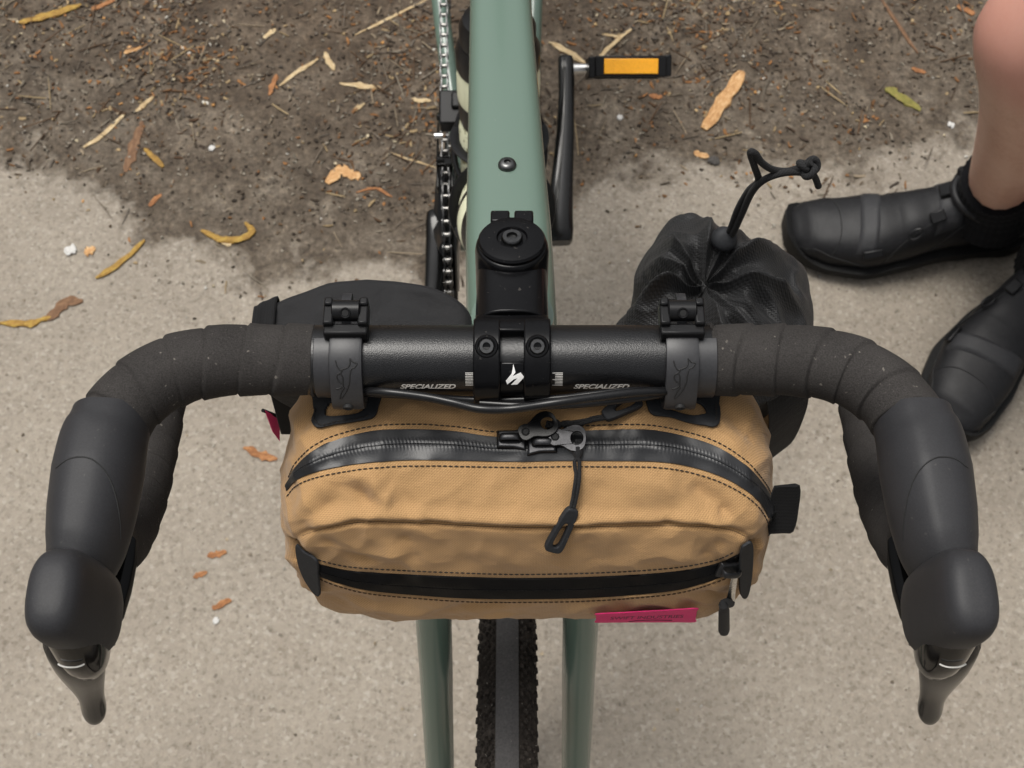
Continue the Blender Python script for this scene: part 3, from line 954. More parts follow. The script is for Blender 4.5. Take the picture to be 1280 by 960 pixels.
    # moulded line round the grip pad
    dgm = hood.data
    tr_ = BVHTree.FromPolygons([v.co for v in dgm.vertices], [p.vertices for p in dgm.polygons])
    P = []
    for x, y in px_curve([(70, 585), (88, 573), (112, 573), (132, 590), (144, 618), (150, 650), (151, 676)], 8):
        tgt = mirx(at_z(x, y, 0.99), s)
        h, nr, _, _ = tr_.ray_cast(CAM, (tgt - CAM).normalized())
        if h is not None:
            P.append(h)
    if len(P) > 4:
        MB().tube(P, 0.00035, 6).build('grip_line', M['line'], hood)
build_lever(-1)
build_lever(1)
# --- brake hoses in front of the bar
def hose(px, name='brake_hose', r=0.0020):
    P = [at_y(a, b, y) for a, b, y in px]
    MB().tube(crom(P, n=8), r, 14).build(name, M['hose'], bike)
hose([(430, 488, -.0100), (446, 489, -.0150), (480, 490, -.0188), (530, 496, -.0215), (565, 503, -.0245), (600, 511, -.0285), (640, 511, -.0285), (690, 504, -.0275), (740, 497, -.0245), (790, 491, -.0212), (828, 489, -.0182), (842, 489, -.0150), (854, 488, -.0100)])
hose([(600, 504, -.0215), (650, 507, -.0232), (700, 506, -.0232), (750, 502, -.0225), (800, 496, -.0205), (828, 492, -.0178), (842, 491, -.0145), (854, 490, -.0100)])
hose([(430, 490, -.0100), (446, 491, -.0148), (520, 495, -.0182), (600, 500, -.0188), (690, 498, -.0205), (740, 493, -.0205), (790, 488, -.0192), (828, 488, -.0168), (842, 488, -.0145), (854, 487, -.0100)], r=0.0016)

# --- drivetrain
def crank_arm(s, phi, x0):
    d = Vector((0, math.cos(phi), math.sin(phi)))
    up = Vector((0, -math.sin(phi), math.cos(phi)))
    c = Vector((0, BBY, BBZ))
    rings = []
    tab = [(-0.0185, .011, .0095), (-0.016, .013, .0115), (-0.006, .0145, .0125), (0.012, .0150, .0125), (0.05, .0125, .0105), (0.10, .0115, .0085), (0.150, .0115, .0075), (0.168, .0115, .0075), (0.182, .0110, .0073), (0.1845, .0098, .0064)]
    for t, hh, wd in tab:
        out = x0 + s * (0.012 * max(0, min(1, (t - 0.01) / 0.12)))
        rings.append([FR(*(c + d * t + up * (hh * sgnpow(math.sin(2 * math.pi * j / 20), 0.5)) + Vector((out + 1.12 * wd * sgnpow(math.cos(2 * math.pi * j / 20), 0.5), 0, 0)))) for j in range(20)])
    MB().loft(rings).build('crank_arm', M['lever'] if s > 0 else M['gloss'], bike)
    return c + d * 0.1725 + Vector((x0 + s * 0.012, 0, 0))
PHI = R(15)
pl = crank_arm(1, PHI, 0.062)
pr = crank_arm(-1, PHI + math.pi, -0.064)
MB().tube([FR(-0.062, BBY, BBZ), FR(0.062, BBY, BBZ)], 0.0125, 20).build('crank_axle', M['plastic'], bike)
def pedal(p, s):
    tilt = Matrix.Rotation(R(-55), 3, 'X')
    F = lambda v: FR(*(p + Vector(v)))
    pe = part_empty('pedal', bike)
    MB().tube([F((s * 0.004, 0, 0)), F((s * 0.022, 0, 0)), F((s * 0.10, 0, 0)), F((s * 0.112, 0, 0))], [0.0065, 0.0055, 0.0055, 0.004], 16).build('spindle', M['steel'], pe)
    mb = MB()
    for x in (0.026, 0.105):
        mb.box(F((s * x, 0, 0)), (0.007, 0.078, 0.022), tilt)
    for q in (-1, 1):
        mb.box(F(Vector((s * 0.0655, 0, 0)) + tilt @ Vector((0, q * 0.037, 0))), (0.074, 0.009, 0.0215), tilt)
    mb.tube([F((s * 0.024, 0, 0)), F((s * 0.107, 0, 0))], 0.0095, 16)
    mb.build('cage', M['plastic'], pe, bevel=0.0012)
    for q in (-1, 1):
        c = Vector((s * 0.0655, 0, 0)) + tilt @ Vector((0, q * 0.0415, 0))
        MB().box(F(c), (0.056, 0.003, 0.0155), tilt).build('reflector', M['reflector'], pe, bevel=0.0006)
pedal(pl, 1)
pedal(pr, -1)
# chainring with teeth
def chainring():
    mb = MB()
    cx = -0.0535
    n = 46
    vs = []
    R1 = n * 0.0127 / (2 * math.pi)
    ring_o, ring_i = [], []
    pts = []
    for i in range(n * 4):
        a = 2 * math.pi * i / (n * 4)
        r = R1 + (0.0028, 0.0005, -0.0030, 0.0005)[i % 4]
        pts.append((a, r))
    for x in (cx - 0.0011, cx + 0.0011):
        vs += [FR(x, BBY + r * math.cos(a), BBZ + r * math.sin(a)) for a, r in pts]
        vs += [FR(x, BBY + (R1 - 0.018) * math.cos(a), BBZ + (R1 - 0.018) * math.sin(a)) for a, r in pts]
    N = n * 4
    fs = []
    for i in range(N):
        k = (i + 1) % N
        fs += [(i, k, N + k, N + i), (2 * N + i, 3 * N + i, 3 * N + k, 2 * N + k), (i, 2 * N + i, 2 * N + k, k), (N + i, N + k, 3 * N + k, 3 * N + i)]
    mb.add(vs, fs)
    for i in range(4):
        a = R(45 + 90 * i)
        mb.tube([FR(cx - 0.004, BBY + 0.01 * math.cos(a), BBZ + 0.01 * math.sin(a)), FR(cx - 0.001, BBY + 0.08 * math.cos(a), BBZ + 0.08 * math.sin(a))], [0.013, 0.008], 10)
    mb.build('chainring', M['plastic'], bike, smooth=False)
    # inner ring
    MB().lathe([(0.05, -0.001), (0.066, -0.001), (0.066, 0.001), (0.05, 0.001)], FR(cx + 0.0075, BBY, BBZ), FR(1, STC.y, 0) - FR(0, STC.y, 0), 46).build('inner_chainring', M['dark_steel'], bike)
    return R1, cx
R1, CX = chainring()
def chain():
    R2 = 17 * 0.0127 / (2 * math.pi)
    dy, dz = RAX[0] - BBY, RAX[1] - BBZ
    D = math.hypot(dy, dz)
    base = math.atan2(dz, dy)
    off = math.acos((R1 - R2) / D)
    def P(cy, cz, r, a):
        return Vector((0, cy + r * math.cos(a), cz + r * math.sin(a)))
    path = []
    up_a, lo_a = base + off, base - off
    path += [P(RAX[0], RAX[1], R2, up_a + (lo_a - up_a) * t) for t in np.linspace(0, 1, 12)]
    path = [P(RAX[0], RAX[1], R2, a) for a in np.linspace(lo_a, up_a, 14)]
    path += [P(BBY, BBZ, R1, a) for a in np.linspace(up_a, lo_a + 2 * math.pi, 60)]
    path.append(path[0])
    # resample at half-inch pitch
    pts, acc, prev = [path[0]], 0.0, path[0]
    for q in path[1:]:
        seg = (q - prev).length
        while acc + seg >= 0.0127:
            t = (0.0127 - acc) / seg
            prev = prev.lerp(q, t)
            pts.append(prev.copy())
            seg = (q - prev).length
            acc = 0.0
        acc += seg
        prev = q
    ce = part_empty('chain', bike)
    meshes = []
    for w_ in (0.0024, 0.0034):
        mb = MB()
        for sx in (-1, 1):
            rings = []
            for x in (sx * w_, sx * (w_ + 0.0009)):
                ring = []
                for j in range(16):
                    a = 2 * math.pi * j / 16
                    ring.append(Vector((x, math.copysign(0.00635, math.cos(a)) + 0.0040 * math.cos(a), 0.0042 * math.sin(a))))
                rings.append(ring)
            mb.loft(rings)
        mb.add([], [])
        me = bpy.data.meshes.new('link')
        o = mb.build('tmp_link', M['dark_steel'], None)
        # bright pin ends
        meshes.append(o.data)
        bpy.data.objects.remove(o)
    pinm = MB()
    pinm.tube([(-0.0046, 0.00635, 0), (-0.0022, 0.00635, 0), (-0.0021, 0.00635, 0), (0.0021, 0.00635, 0), (0.0022, 0.00635, 0), (0.0046, 0.00635, 0)], [0.0012, 0.0012, 0.0021, 0.0021, 0.0012, 0.0012], 12)
    o = pinm.build('tmp_pin', M['chain_pin'], None)
    pin = o.data
    bpy.data.objects.remove(o)
    for i in range(len(pts) - 1):
        a, b = pts[i], pts[i + 1]
        mid = (a + b) / 2
        ang = math.atan2(b.z - a.z, b.y - a.y)
        wpos = FR(CX, mid.y, mid.z)
        mt = Matrix.Translation(wpos) @ Matrix.Rotation(YAW, 4, 'Z') @ Matrix.Rotation(ang, 4, 'X')
        for me, nm in ((meshes[i % 2], 'link'), (pin, 'roller')):
            o = bpy.data.objects.new(nm, me)
            col.objects.link(o)
            o.parent = ce
            o.matrix_parent_inverse = Matrix.Translation(-bike.location)
            o.matrix_world = mt
            o.matrix_parent_inverse = Matrix.Identity(4)
            o.matrix_basis = mt
chain()
# cassette
mb = MB()
for i, r in enumerate((0.062, 0.057, 0.052, 0.047, 0.042, 0.037, 0.034, 0.030, 0.027, 0.024)):
    x = -0.018 - i * 0.0038
    mb.tube([FR(x - 0.0009, *RAX), FR(x + 0.0009, *RAX)], r, 36)
mb.build('cassette', M['dark_steel'], bike, angle=30)
# front derailleur: cage plates, link body and clamp
def front_mech():
    mb = MB()
    cy, cz = BBY, BBZ
    for x, wd in ((-0.0605, 0.0010), (-0.0465, 0.0010)):
        vs = []
        aa = np.linspace(R(46), R(100), 12)
        for xx in (x - wd, x + wd):
            for a in aa:
                for r in (R1 + 0.003, R1 + 0.020):
                    vs.append(FR(xx, cy + r * math.cos(a), cz + r * math.sin(a)))
        n = len(aa) * 2
        fs = []
        for i in range(len(aa) - 1):
            a = i * 2
            fs += [(a, a + 1, a + 3, a + 2), (n + a, n + a + 2, n + a + 3, n + a + 1), (a, a + 2, n + a + 2, n + a), (a + 1, n + a + 1, n + a + 3, a + 3)]
        fs += [(0, n, n + 1, 1), (n - 2, n - 1, 2 * n - 1, 2 * n - 2)]
        mb.add(vs, fs)
    mb.box(FR(-0.0535, cy + 0.072, cz + 0.098), (0.016, 0.012, 0.006), Matrix.Rotation(R(-40), 3, 'X'))
    mb.box(FR(-0.0535, cy + 0.005, cz + 0.118), (0.016, 0.010, 0.005), Matrix.Rotation(R(-5), 3, 'X'))
    fd = mb.build('front_derailleur', M['gloss'], bike, bevel=0.0008)
    m2 = MB()
    m2.box(FR(-0.046, cy + 0.050, cz + 0.138), (0.022, 0.034, 0.026), Matrix.Rotation(R(16), 3, 'X'))
    m2.box(FR(-0.030, cy + 0.052, cz + 0.150), (0.030, 0.016, 0.014), Matrix.Rotation(R(16), 3, 'X'))
    m2.build('linkage', M['plastic'], fd, bevel=0.002)
    MB().tube([FR(-0.062, cy + 0.02, cz + 0.140), FR(-0.054, cy + 0.02, cz + 0.140)], 0.0035, 12).build('clamp_bolt', M['steel'], fd)
front_mech()
# rear derailleur below the cassette
mb = MB()
mb.box(FR(-0.072, RAX[0] + 0.01, 0.29), (0.02, 0.03, 0.06), Matrix.Rotation(R(20), 3, 'X'))
mb.box(FR(-0.056, RAX[0] - 0.005, 0.22), (0.012, 0.03, 0.12), Matrix.Rotation(R(-15), 3, 'X'))
mb.build('rear_derailleur', M['plastic'], bike, bevel=0.003)

# ------------------------------------------------------------------ bottles in the frame
def bottle(name, base, axis, label, mats, prof, cage_pts):
    o = thing(name, label, 'bottle', base, 'water bottles in the frame')
    a = Vector(axis).normalized()
    for nm, pr, mt in prof:
        MB().lathe(pr, base, a, 48).build(nm, M[mt], o, angle=30)
    return o
def speckle_mat():
    m, n, l, b = principled('speckled_cream', (0.62, 0.63, 0.45), 0.45, 0, 0.4)
    g = n.new('ShaderNodeNewGeometry').outputs['Position']
    a = nz(n, l, g, 170, 3, 0.6)
    r = ramp(n, l, a.outputs[0], [(0.40, (0.16, 0.15, 0.07)), (0.47, (0.60, 0.61, 0.44))])
    l.new(r.outputs[0], b.inputs['Base Color'])
    return m
M['speckle'] = speckle_mat()
DT0, DT1 = Vector((0, 0.02, 0.79)), Vector((0, BBY, BBZ))
dd = (DT0 - DT1).normalized()
dn = Vector((0, 0.746, 0.666))
b1 = DT1 + dd * 0.205 + dn * 0.070
b1 = FR(*b1)
bottle('water_bottle', b1, FR(*(Vector((0, STC.y, 0)) + dd)) - FR(0, STC.y, 0), 'water bottle with black cap on the down tube below the top tube', None, [
    ('body', [(0.030, 0), (0.0365, 0.004), (0.0370, 0.02), (0.0370, 0.075), (0.0345, 0.082), (0.0345, 0.090), (0.0370, 0.098), (0.0370, 0.118)], 'speckle'),
    ('band', [(0.0373, 0.100), (0.0378, 0.102), (0.0378, 0.116), (0.0373, 0.1175)], 'plastic'),
    ('shoulder', [(0.0372, 0.1185), (0.0365, 0.132), (0.0335, 0.142), (0.031, 0.146)], 'cream'),
    ('cap', [(0.0335, 0.1465), (0.0335, 0.158), (0.030, 0.166), (0.016, 0.172), (0.0095, 0.175), (0.0095, 0.188), (0.011, 0.190), (0.011, 0.197), (0.001, 0.198)], 'plastic')], None)
sdv = Vector((0, 0.276, 0.961))
sn = Vector((0, -0.961, 0.276))
b2 = FR(*(Vector((0, BBY, BBZ)) + sdv * 0.115 + sn * 0.060))
bottle('water_bottle', b2, FR(*(Vector((0, STC.y, 0)) + sdv)) - FR(0, STC.y, 0), 'speckled cream water bottle with black collar on the seat tube', None, [
    ('body', [(0.030, 0), (0.0365, 0.004), (0.0370, 0.02), (0.0370, 0.070), (0.0350, 0.078)], 'speckle'),
    ('waist_band', [(0.0352, 0.079), (0.0360, 0.082), (0.0368, 0.098), (0.0368, 0.104)], 'plastic'),
    ('upper_body', [(0.0368, 0.1045), (0.0372, 0.108), (0.0372, 0.128), (0.036, 0.136)], 'cream'),
    ('collar', [(0.0362, 0.1365), (0.0372, 0.139), (0.0372, 0.156), (0.034, 0.164)], 'plastic'),
    ('cap', [(0.0335, 0.1645), (0.0335, 0.178), (0.030, 0.186), (0.016, 0.192), (0.0095, 0.195), (0.0095, 0.208), (0.011, 0.210), (0.011, 0.217), (0.001, 0.218)], 'plastic')], None)
def cage(base, axis, nrm):
    """bent bar cage: two side arms, a strap and a backbone"""
    mb = MB()
    a = axis.normalized()
    sx = Vector((1, 0, 0))
    for s in (-1, 1):
        P = [base + a * 0.10 - nrm * 0.040 + sx * (s * 0.012), base + a * 0.06 - nrm * 0.02 + sx * (s * 0.038), base + a * 0.03 + nrm * 0.012 + sx * (s * 0.0405), base + a * 0.012 + nrm * 0.036 + sx * (s * 0.018)]
        mb.tube(crom([FR(*q) for q in P], n=8), 0.0028, 10)
    ring = [base + a * 0.055 + (sx * math.cos(t) + nrm * math.sin(t)) * 0.0395 for t in np.linspace(R(-40), R(220), 30)]
    mb.tube([FR(*q) for q in ring], 0.0045, 10, flat=(1.6, 0.5))
    mb.box(FR(*(base + a * 0.08 - nrm * 0.041)), (0.016, 0.006, 0.13), Vector((0, 0, 1)).rotation_difference(a).to_matrix())
    mb.box(FR(*(base - a * 0.004)), (0.03, 0.05, 0.004), Vector((0, 0, 1)).rotation_difference(a).to_matrix())
    mb.build('bottle_cage', M['plastic'], bike, bevel=0.0)
cage(DT1 + dd * 0.205 + dn * 0.070, dd, dn)
cage(Vector((0, BBY, BBZ)) + sdv * 0.115 + sn * 0.060, sdv, sn)

# ------------------------------------------------------------------ handlebar bag
bag = thing('handlebar_bag', 'tan canvas handlebar bag with black zips slung below the bars', 'bag', (0.0075, -0.04, 0.82))
PROF = [(0.006, 0.935), (0.004, 0.953), (-0.004, 0.9575), (-0.015, 0.9592), (-0.027, 0.9598), (-0.040, 0.9585), (-0.052, 0.9550), (-0.063, 0.9480), (-0.070, 0.9390),
        (-0.075, 0.9285), (-0.0790, 0.9160), (-0.0825, 0.9030), (-0.0855, 0.8890), (-0.0875, 0.8740), (-0.0870, 0.8590), (-0.0835, 0.8450), (-0.0760, 0.8330), (-0.064, 0.8250), (-0.045, 0.8210),
        (-0.020, 0.8210), (-0.002, 0.8250), (0.006, 0.8360), (0.008, 0.8600), (0.008, 0.8900), (0.008, 0.9150)]
PC = crom([Vector((0, y, z)) for y, z in PROF], n=16, closed=True)
PCEN = Vector((0, -0.040, 0.888))
XC, HW = 0.0072, 0.1196
def bag_grid():
    NU = 270
    NV = len(PC)
    vl = [0.0]
    for a, b in zip(PC, PC[1:]):
        vl.append(vl[-1] + (b - a).length)
    rings, uvs = [], []
    for i in range(NU + 1):
        t = math.sin((i / NU - 0.5) * math.pi)          # denser towards the ends
        t = 0.55 * t + 0.45 * (2 * i / NU - 1)
        at = abs(t)
        k = (1 - at ** 13.0) ** 0.5 if at < 1 else 0.0
        k = max(k, 0.02)
        ring = []
        for j, q in enumerate(PC):
            d = q - PCEN
            # front lower corners are drawn in more than the top ones
            low = max(0.0, min(1.0, (0.905 - q.z) / 0.07)) * (1 if q.y < -0.03 else 0.4)
            kk = (1 - at ** (13.0 - 7.0 * low)) ** 0.5 if at < 1 else 0
            kk = max(kk, 0.02)
            # sag of the top between the straps
            sag = -0.0022 * math.exp(-((t + 0.05) / 0.25) ** 2) * max(0, min(1, (q.z - 0.94) / 0.015))
            ring.append(Vector((XC + HW * t, PCEN.y + d.y * kk, PCEN.z + d.z * kk + sag)))
            uvs.append((HW * t, vl[j]))
        rings.append(ring)
    return rings, uvs
rings, uvs = bag_grid()
def bvh_of(rings):
    n = len(rings[0])
    vs = [p for r in rings for p in r]
    fs = [(i * n + j, i * n + (j + 1) % n, (i + 1) * n + (j + 1) % n, (i + 1) * n + j) for i in range(len(rings) - 1) for j in range(n)]
    return BVHTree.FromPolygons(vs, fs), vs
tree0, _ = bvh_of(rings)
def cast(tree, px, py):
    for k in range(60):
        d = ray(px, py).normalized()
        loc, nr, _, _ = tree.ray_cast(CAM, d)
        if loc is not None:
            if nr.dot(d) > 0:
                nr = -nr
            return loc, nr
        px += (661 - px) * 0.012
        py += (640 - py) * 0.012
    raise RuntimeError('no hit %s %s' % (px, py))
# features pressed into the cloth: (pixel polyline, signed height, half width)
def line3(P, n=10):
    return [cast(tree0, *q)[0] for q in px_curve(P, n)]
FEAT = []
SEAM = [(366, 676), (380, 667), (410, 658), (455, 651), (520, 652), (600, 656), (680, 658), (780, 656), (860, 656), (905, 659), (930, 668), (941, 682)]
FEAT.append((line3(SEAM), -0.0036, 0.0015))
FEAT.append((line3([(x, y - 7) for x, y in SEAM]), 0.0030, 0.0036))
FEAT.append((line3([(x, y + 10) for x, y in SEAM]), 0.0006, 0.005))
for P, h, wd in (
    ([(366, 672), (373, 690), (384, 712)], -0.0085, 0.0052), ([(942, 676), (936, 694), (928, 712)], -0.0085, 0.0052),
    ([(362, 680), (367, 704), (380, 736)], 0.0012, 0.005), ([(950, 680), (947, 706), (940, 736)], 0.0012, 0.005),
    ([(372, 668), (400, 640), (440, 618)], -0.0015, 0.006), ([(366, 655), (385, 620), (410, 600)], 0.0012, 0.006),
    ([(412, 606), (445, 612), (470, 640)], -0.0022, 0.006), ([(432, 598), (468, 606), (490, 634)], 0.0016, 0.006),
    ([(478, 600), (500, 615), (528, 640)], -0.0014, 0.008), ([(640, 590), (660, 620), (680, 645)], -0.0006, 0.010),
    ([(748, 598), (735, 625), (712, 650)], -0.0009, 0.009), ([(800, 590), (790, 620), (775, 645)], 0.0008, 0.010),
    ([(862, 604), (890, 622), (915, 650)], -0.0018, 0.006), ([(850, 616), (838, 640), (826, 654)], -0.0010, 0.006),
    ([(938, 672), (915, 650), (895, 640)], -0.0014, 0.005), ([(935, 660), (945, 630), (940, 608)], 0.0012, 0.006),
    ([(400, 672), (430, 690), (470, 704)], -0.0015, 0.006), ([(500, 668), (516, 682), (520, 704)], -0.0012, 0.006), ([(450, 668), (480, 680), (495, 700)], 0.0012, 0.007),
    ([(560, 672), (600, 690), (640, 700)], 0.0007, 0.011), ([(720, 672), (740, 690), (750, 708)], -0.0009, 0.009),
    ([(800, 675), (840, 690), (850, 706)], 0.0008, 0.010), ([(905, 672), (890, 688), (880, 700)], -0.0012, 0.005),
    ([(420, 745), (470, 758), (540, 764)], 0.0014, 0.006), ([(540, 768), (590, 758), (650, 756)], -0.0018, 0.006), ([(560, 776), (610, 768), (650, 768)], 0.0014, 0.004),
    ([(880, 740), (905, 745), (925, 738)], -0.0014, 0.005), ([(700, 770), (730, 758), (760, 756)], 0.0010, 0.005),
    ([(372, 540), (390, 520), (398, 505)], -0.0016, 0.006), ([(500, 505), (540, 515), (580, 520)], 0.0012, 0.005), ([(600, 528), (640, 520), (690, 522)], -0.0014, 0.005),
    ([(905, 505), (925, 530), (945, 556)], -0.0016, 0.006), ([(928, 500), (948, 525), (960, 550)], 0.0012, 0.006), ([(700, 512), (730, 516), (760, 512)], 0.0010, 0.005)):
    FEAT.append((line3(P), h * 1.4, wd * 0.75))
def displace(rings):
    n = len(rings[0])
    V = np.array([p for r in rings for p in r])
    # smooth normals from neighbouring rings
    G = V.reshape(len(rings), n, 3)
    du = np.gradient(G, axis=0)
    dv = np.roll(G, -1, 1) - np.roll(G, 1, 1)
    N = np.cross(du, dv)
    N /= (np.linalg.norm(N, axis=2, keepdims=True) + 1e-12)
    c = np.array([XC, PCEN.y, PCEN.z])
    sgn = np.sign(((G - c) * N).sum(2).mean())
    N = (N * sgn).reshape(-1, 3)
    H = np.zeros(len(V))
    for line, h, wd in FEAT:
        L = np.array(line)
        # fine resample
        T = np.concatenate([L[i] + (L[i + 1] - L[i]) * np.linspace(0, 1, 3, endpoint=False)[:, None] for i in range(len(L) - 1)] + [L[-1:]])
        fade = np.minimum(1, np.minimum(np.arange(len(T)) + 2, np.arange(len(T))[::-1] + 2) / (0.22 * len(T)))
        d2 = np.full(len(V), 1e9)
        idx = np.zeros(len(V), int)
        for i, q in enumerate(T):
            dd_ = ((V - q) ** 2).sum(1)
            mk = dd_ < d2
            d2[mk] = dd_[mk]
            idx[mk] = i
        H += h * fade[idx] * np.exp(-d2 / (wd * wd))
    for i, p in enumerate(V):
        q = Vector(p)
        f1 = noise.noise(Vector((q.x * 30 + 3, q.y * 30 + q.z * 22, q.z * 30)))
        f2 = noise.noise(Vector((q.x * 58, q.y * 46 - q.x * 30, q.z * 50 + q.x * 24)))
        away = min(1.0, abs(q.x - XC) / 0.085)
        H[i] += (0.0010 + 0.0014 * away) * (0.5 - min(1, 2.2 * abs(f1))) + (0.0005 + 0.0009 * away) * (0.5 - min(1, 2.2 * abs(f2)))
        H[i] += 0.0011 * noise.noise(Vector((q.x * 26, q.y * 40, q.z * 40))) + 0.0005 * noise.noise(Vector((q.x * 85 + q.z * 60, q.y * 90, q.z * 90 - q.x * 30)))
    V2 = V + N * H[:, None]
    return [[Vector(p) for p in V2[i * n:(i + 1) * n]] for i in range(len(rings))]
rings = displace(rings)
mb = MB()
mb.loft(rings, True, False, uvs)
mb.build('body', M['tan'], bag, angle=180)
tree, _ = bvh_of(rings)
def on(px, py, off=0.0):
    p, nr = cast(tree, px, py)
    return p + nr * off
def resamp(P, n, m=14):
    C = px_curve(P, m)
    L = [0]
    for a, b in zip(C, C[1:]):
        L.append(L[-1] + math.hypot(b[0] - a[0], b[1] - a[1]))
    out = []
    k = 0
    for i in range(n):
        t = L[-1] * i / (n - 1)
        while k < len(L) - 2 and L[k + 1] < t:
            k += 1
        u = (t - L[k]) / max(1e-9, L[k + 1] - L[k])
        out.append((C[k][0] + (C[k + 1][0] - C[k][0]) * u, C[k][1] + (C[k + 1][1] - C[k][1]) * u))
    return out
def ribbon(A, B, prof, n, name, mat, parent, sink=0.0012):
    """band on the bag between two pixel curves; prof: heights across it"""
    A, B = resamp(A, n), resamp(B, n)
    m = len(prof)
    vs, uv = [], []
    s = 0
    prev = None
    for i in range(n):
        row = []
        for j, (t, h) in enumerate(prof):
            p = on(A[i][0] + (B[i][0] - A[i][0]) * t, A[i][1] + (B[i][1] - A[i][1]) * t, h)
            row.append(p)
        if prev is not None:
            s += (row[m // 2] - prev).length
        prev = row[m // 2]
        vs += row
        uv += [(s, t) for t, h in prof]
    fs = [(i * m + j, i * m + j + 1, (i + 1) * m + j + 1, (i + 1) * m + j) for i in range(n - 1) for j in range(m - 1)]
    b = MB()
    b.add(vs, fs, uv)
    return b.build(name, mat, parent, angle=35)
def stitches(P, name, mat, parent, pitch=0.0026, ln=0.0019, off=0.0003, r=0.00034):
    C = resamp(P, 260)
    T = [on(x, y, off) for x, y in C]
    L = [0]
    for a, b in zip(T, T[1:]):
        L.append(L[-1] + (b - a).length)
    def at(s):
        for k in range(len(L) - 1):
            if L[k + 1] >= s:
                u = (s - L[k]) / max(1e-9, L[k + 1] - L[k])
                return T[k].lerp(T[k + 1], u)
        return T[-1]
    mb = MB()
    s = 0.0
    while s + ln < L[-1]:
        a, c, b = at(s), at(s + ln / 2), at(s + ln)
        nr = (c - CAM).normalized() * -0.00012
        mb.tube([a, c + nr, b], [r * 0.6, r, r * 0.6], 6)
        s += pitch
    o = mb.build(name, mat, parent)
    o['kind'] = 'stuff'
    return o
# --- zip material with tiny teeth marks along the middle
def zip_mat(name, color, rough, toothed, spec=0.4):
    m, n, l, b = principled(name, color, rough, 0, spec)
    uv = n.new('ShaderNodeUVMap').outputs[0]
    sp = n.new('ShaderNodeSeparateXYZ')
    l.new(uv, sp.inputs[0])
    w1 = mth(n, l, 'ADD', mth(n, l, 'MULTIPLY', mth(n, l, 'SINE', mth(n, l, 'MULTIPLY', sp.outputs[0], 2 * math.pi / 0.0017)), 0.5), 0.5)
    dv = mth(n, l, 'ABSOLUTE', mth(n, l, 'SUBTRACT', sp.outputs[1], 0.5))
    mask = n.new('ShaderNodeMapRange')
    mask.inputs[1].default_value = 0.24
    mask.inputs[2].default_value = 0.10
    l.new(dv, mask.inputs[0])
    h = mth(n, l, 'MULTIPLY', w1, mask.outputs[0])
    gr = nz(n, l, n.new('ShaderNodeNewGeometry').outputs['Position'], 1400, 2)
    n1 = bump(n, l, gr.outputs[0], 0.2, 0.0003, b)
    bump(n, l, h, 0.55 * toothed, 0.0006, b, n1)
    return m
M['zip_top'] = zip_mat('coated_zip', (0.016, 0.0165, 0.018), 0.40, 0.35)
M['zip_front'] = zip_mat('matt_zip', (0.0025, 0.0025, 0.003), 0.6, 0.3, 0.12)
# --- main zip across the top
ZU = [(361, 602), (370, 584), (392, 563), (425, 548), (470, 538), (520, 536), (570, 539), (612, 545), (650, 546), (700, 540), (760, 537), (810, 537), (860, 546), (900, 560), (935, 584), (958, 612), (967, 632)]
ZL = [(359, 614), (372, 600), (398, 590), (440, 582), (490, 577), (540, 576), (590, 577), (640, 578), (700, 577), (760, 577), (820, 578), (862, 584), (900, 596), (930, 612), (950, 630), (962, 652), (966, 664)]
top_zip = ribbon(ZU, ZL, [(0, -0.0008), (0.02, 0.0007), (0.10, 0.0009), (0.28, 0.0011), (0.36, 0.0015), (0.44, 0.0017), (0.490, 0.0015), (0.5, 0.0006), (0.510, 0.0015), (0.56, 0.0017), (0.64, 0.0015), (0.72, 0.0011), (0.90, 0.0009), (0.98, 0.0007), (1, -0.0008)], 150, 'main_zip', M['zip_top'], bag)
stitches([(x, y - 5.5) for x, y in ZU], 'stitching', M['thread'], bag)
stitches([(x, y + 6.5) for x, y in ZL], 'stitching', M['thread'], bag)
ribbon([(x, y + 1.0) for x, y in SEAM], [(x, y + 2.4) for x, y in SEAM], [(0, -0.0001), (0.5, 0.0001), (1, -0.0001)], 120, 'seam_line', M['thread_tan'], bag)
# --- front pocket zip
FU = [(370, 682), (384, 697), (405, 706), (440, 713), (500, 717), (570, 720), (640, 722), (720, 721), (790, 718), (850, 713), (895, 704), (922, 692), (938, 680)]
FL = [(378, 704), (394, 716), (420, 727), (460, 737), (520, 743), (580, 747), (640, 748), (720, 747), (790, 743), (850, 736), (895, 723), (922, 711), (936, 702)]
front_zip = ribbon(FU, FL, [(0, -0.0008), (0.03, 0.0008), (0.2, 0.0010), (0.42, 0.0013), (0.48, 0.0013), (0.5, 0.0006), (0.52, 0.0013), (0.58, 0.0013), (0.8, 0.0010), (0.97, 0.0008), (1, -0.0008)], 140, 'pocket_zip', M['zip_front'], bag)
stitches([(x, y - 4.5) for x, y in FU[1:-1]], 'stitching', M['thread'], bag)
stitches([(x, y + 4.5) for x, y in FL[1:-1]], 'stitching', M['thread_tan'], bag)
ribbon([(x, y + 0.2) for x, y in FL[1:-1]], [(x, y + 2.6) for x, y in FL[1:-1]], [(0, 0), (0.5, 0.0009), (1, 0)], 120, 'zip_binding', M['tan'], bag)
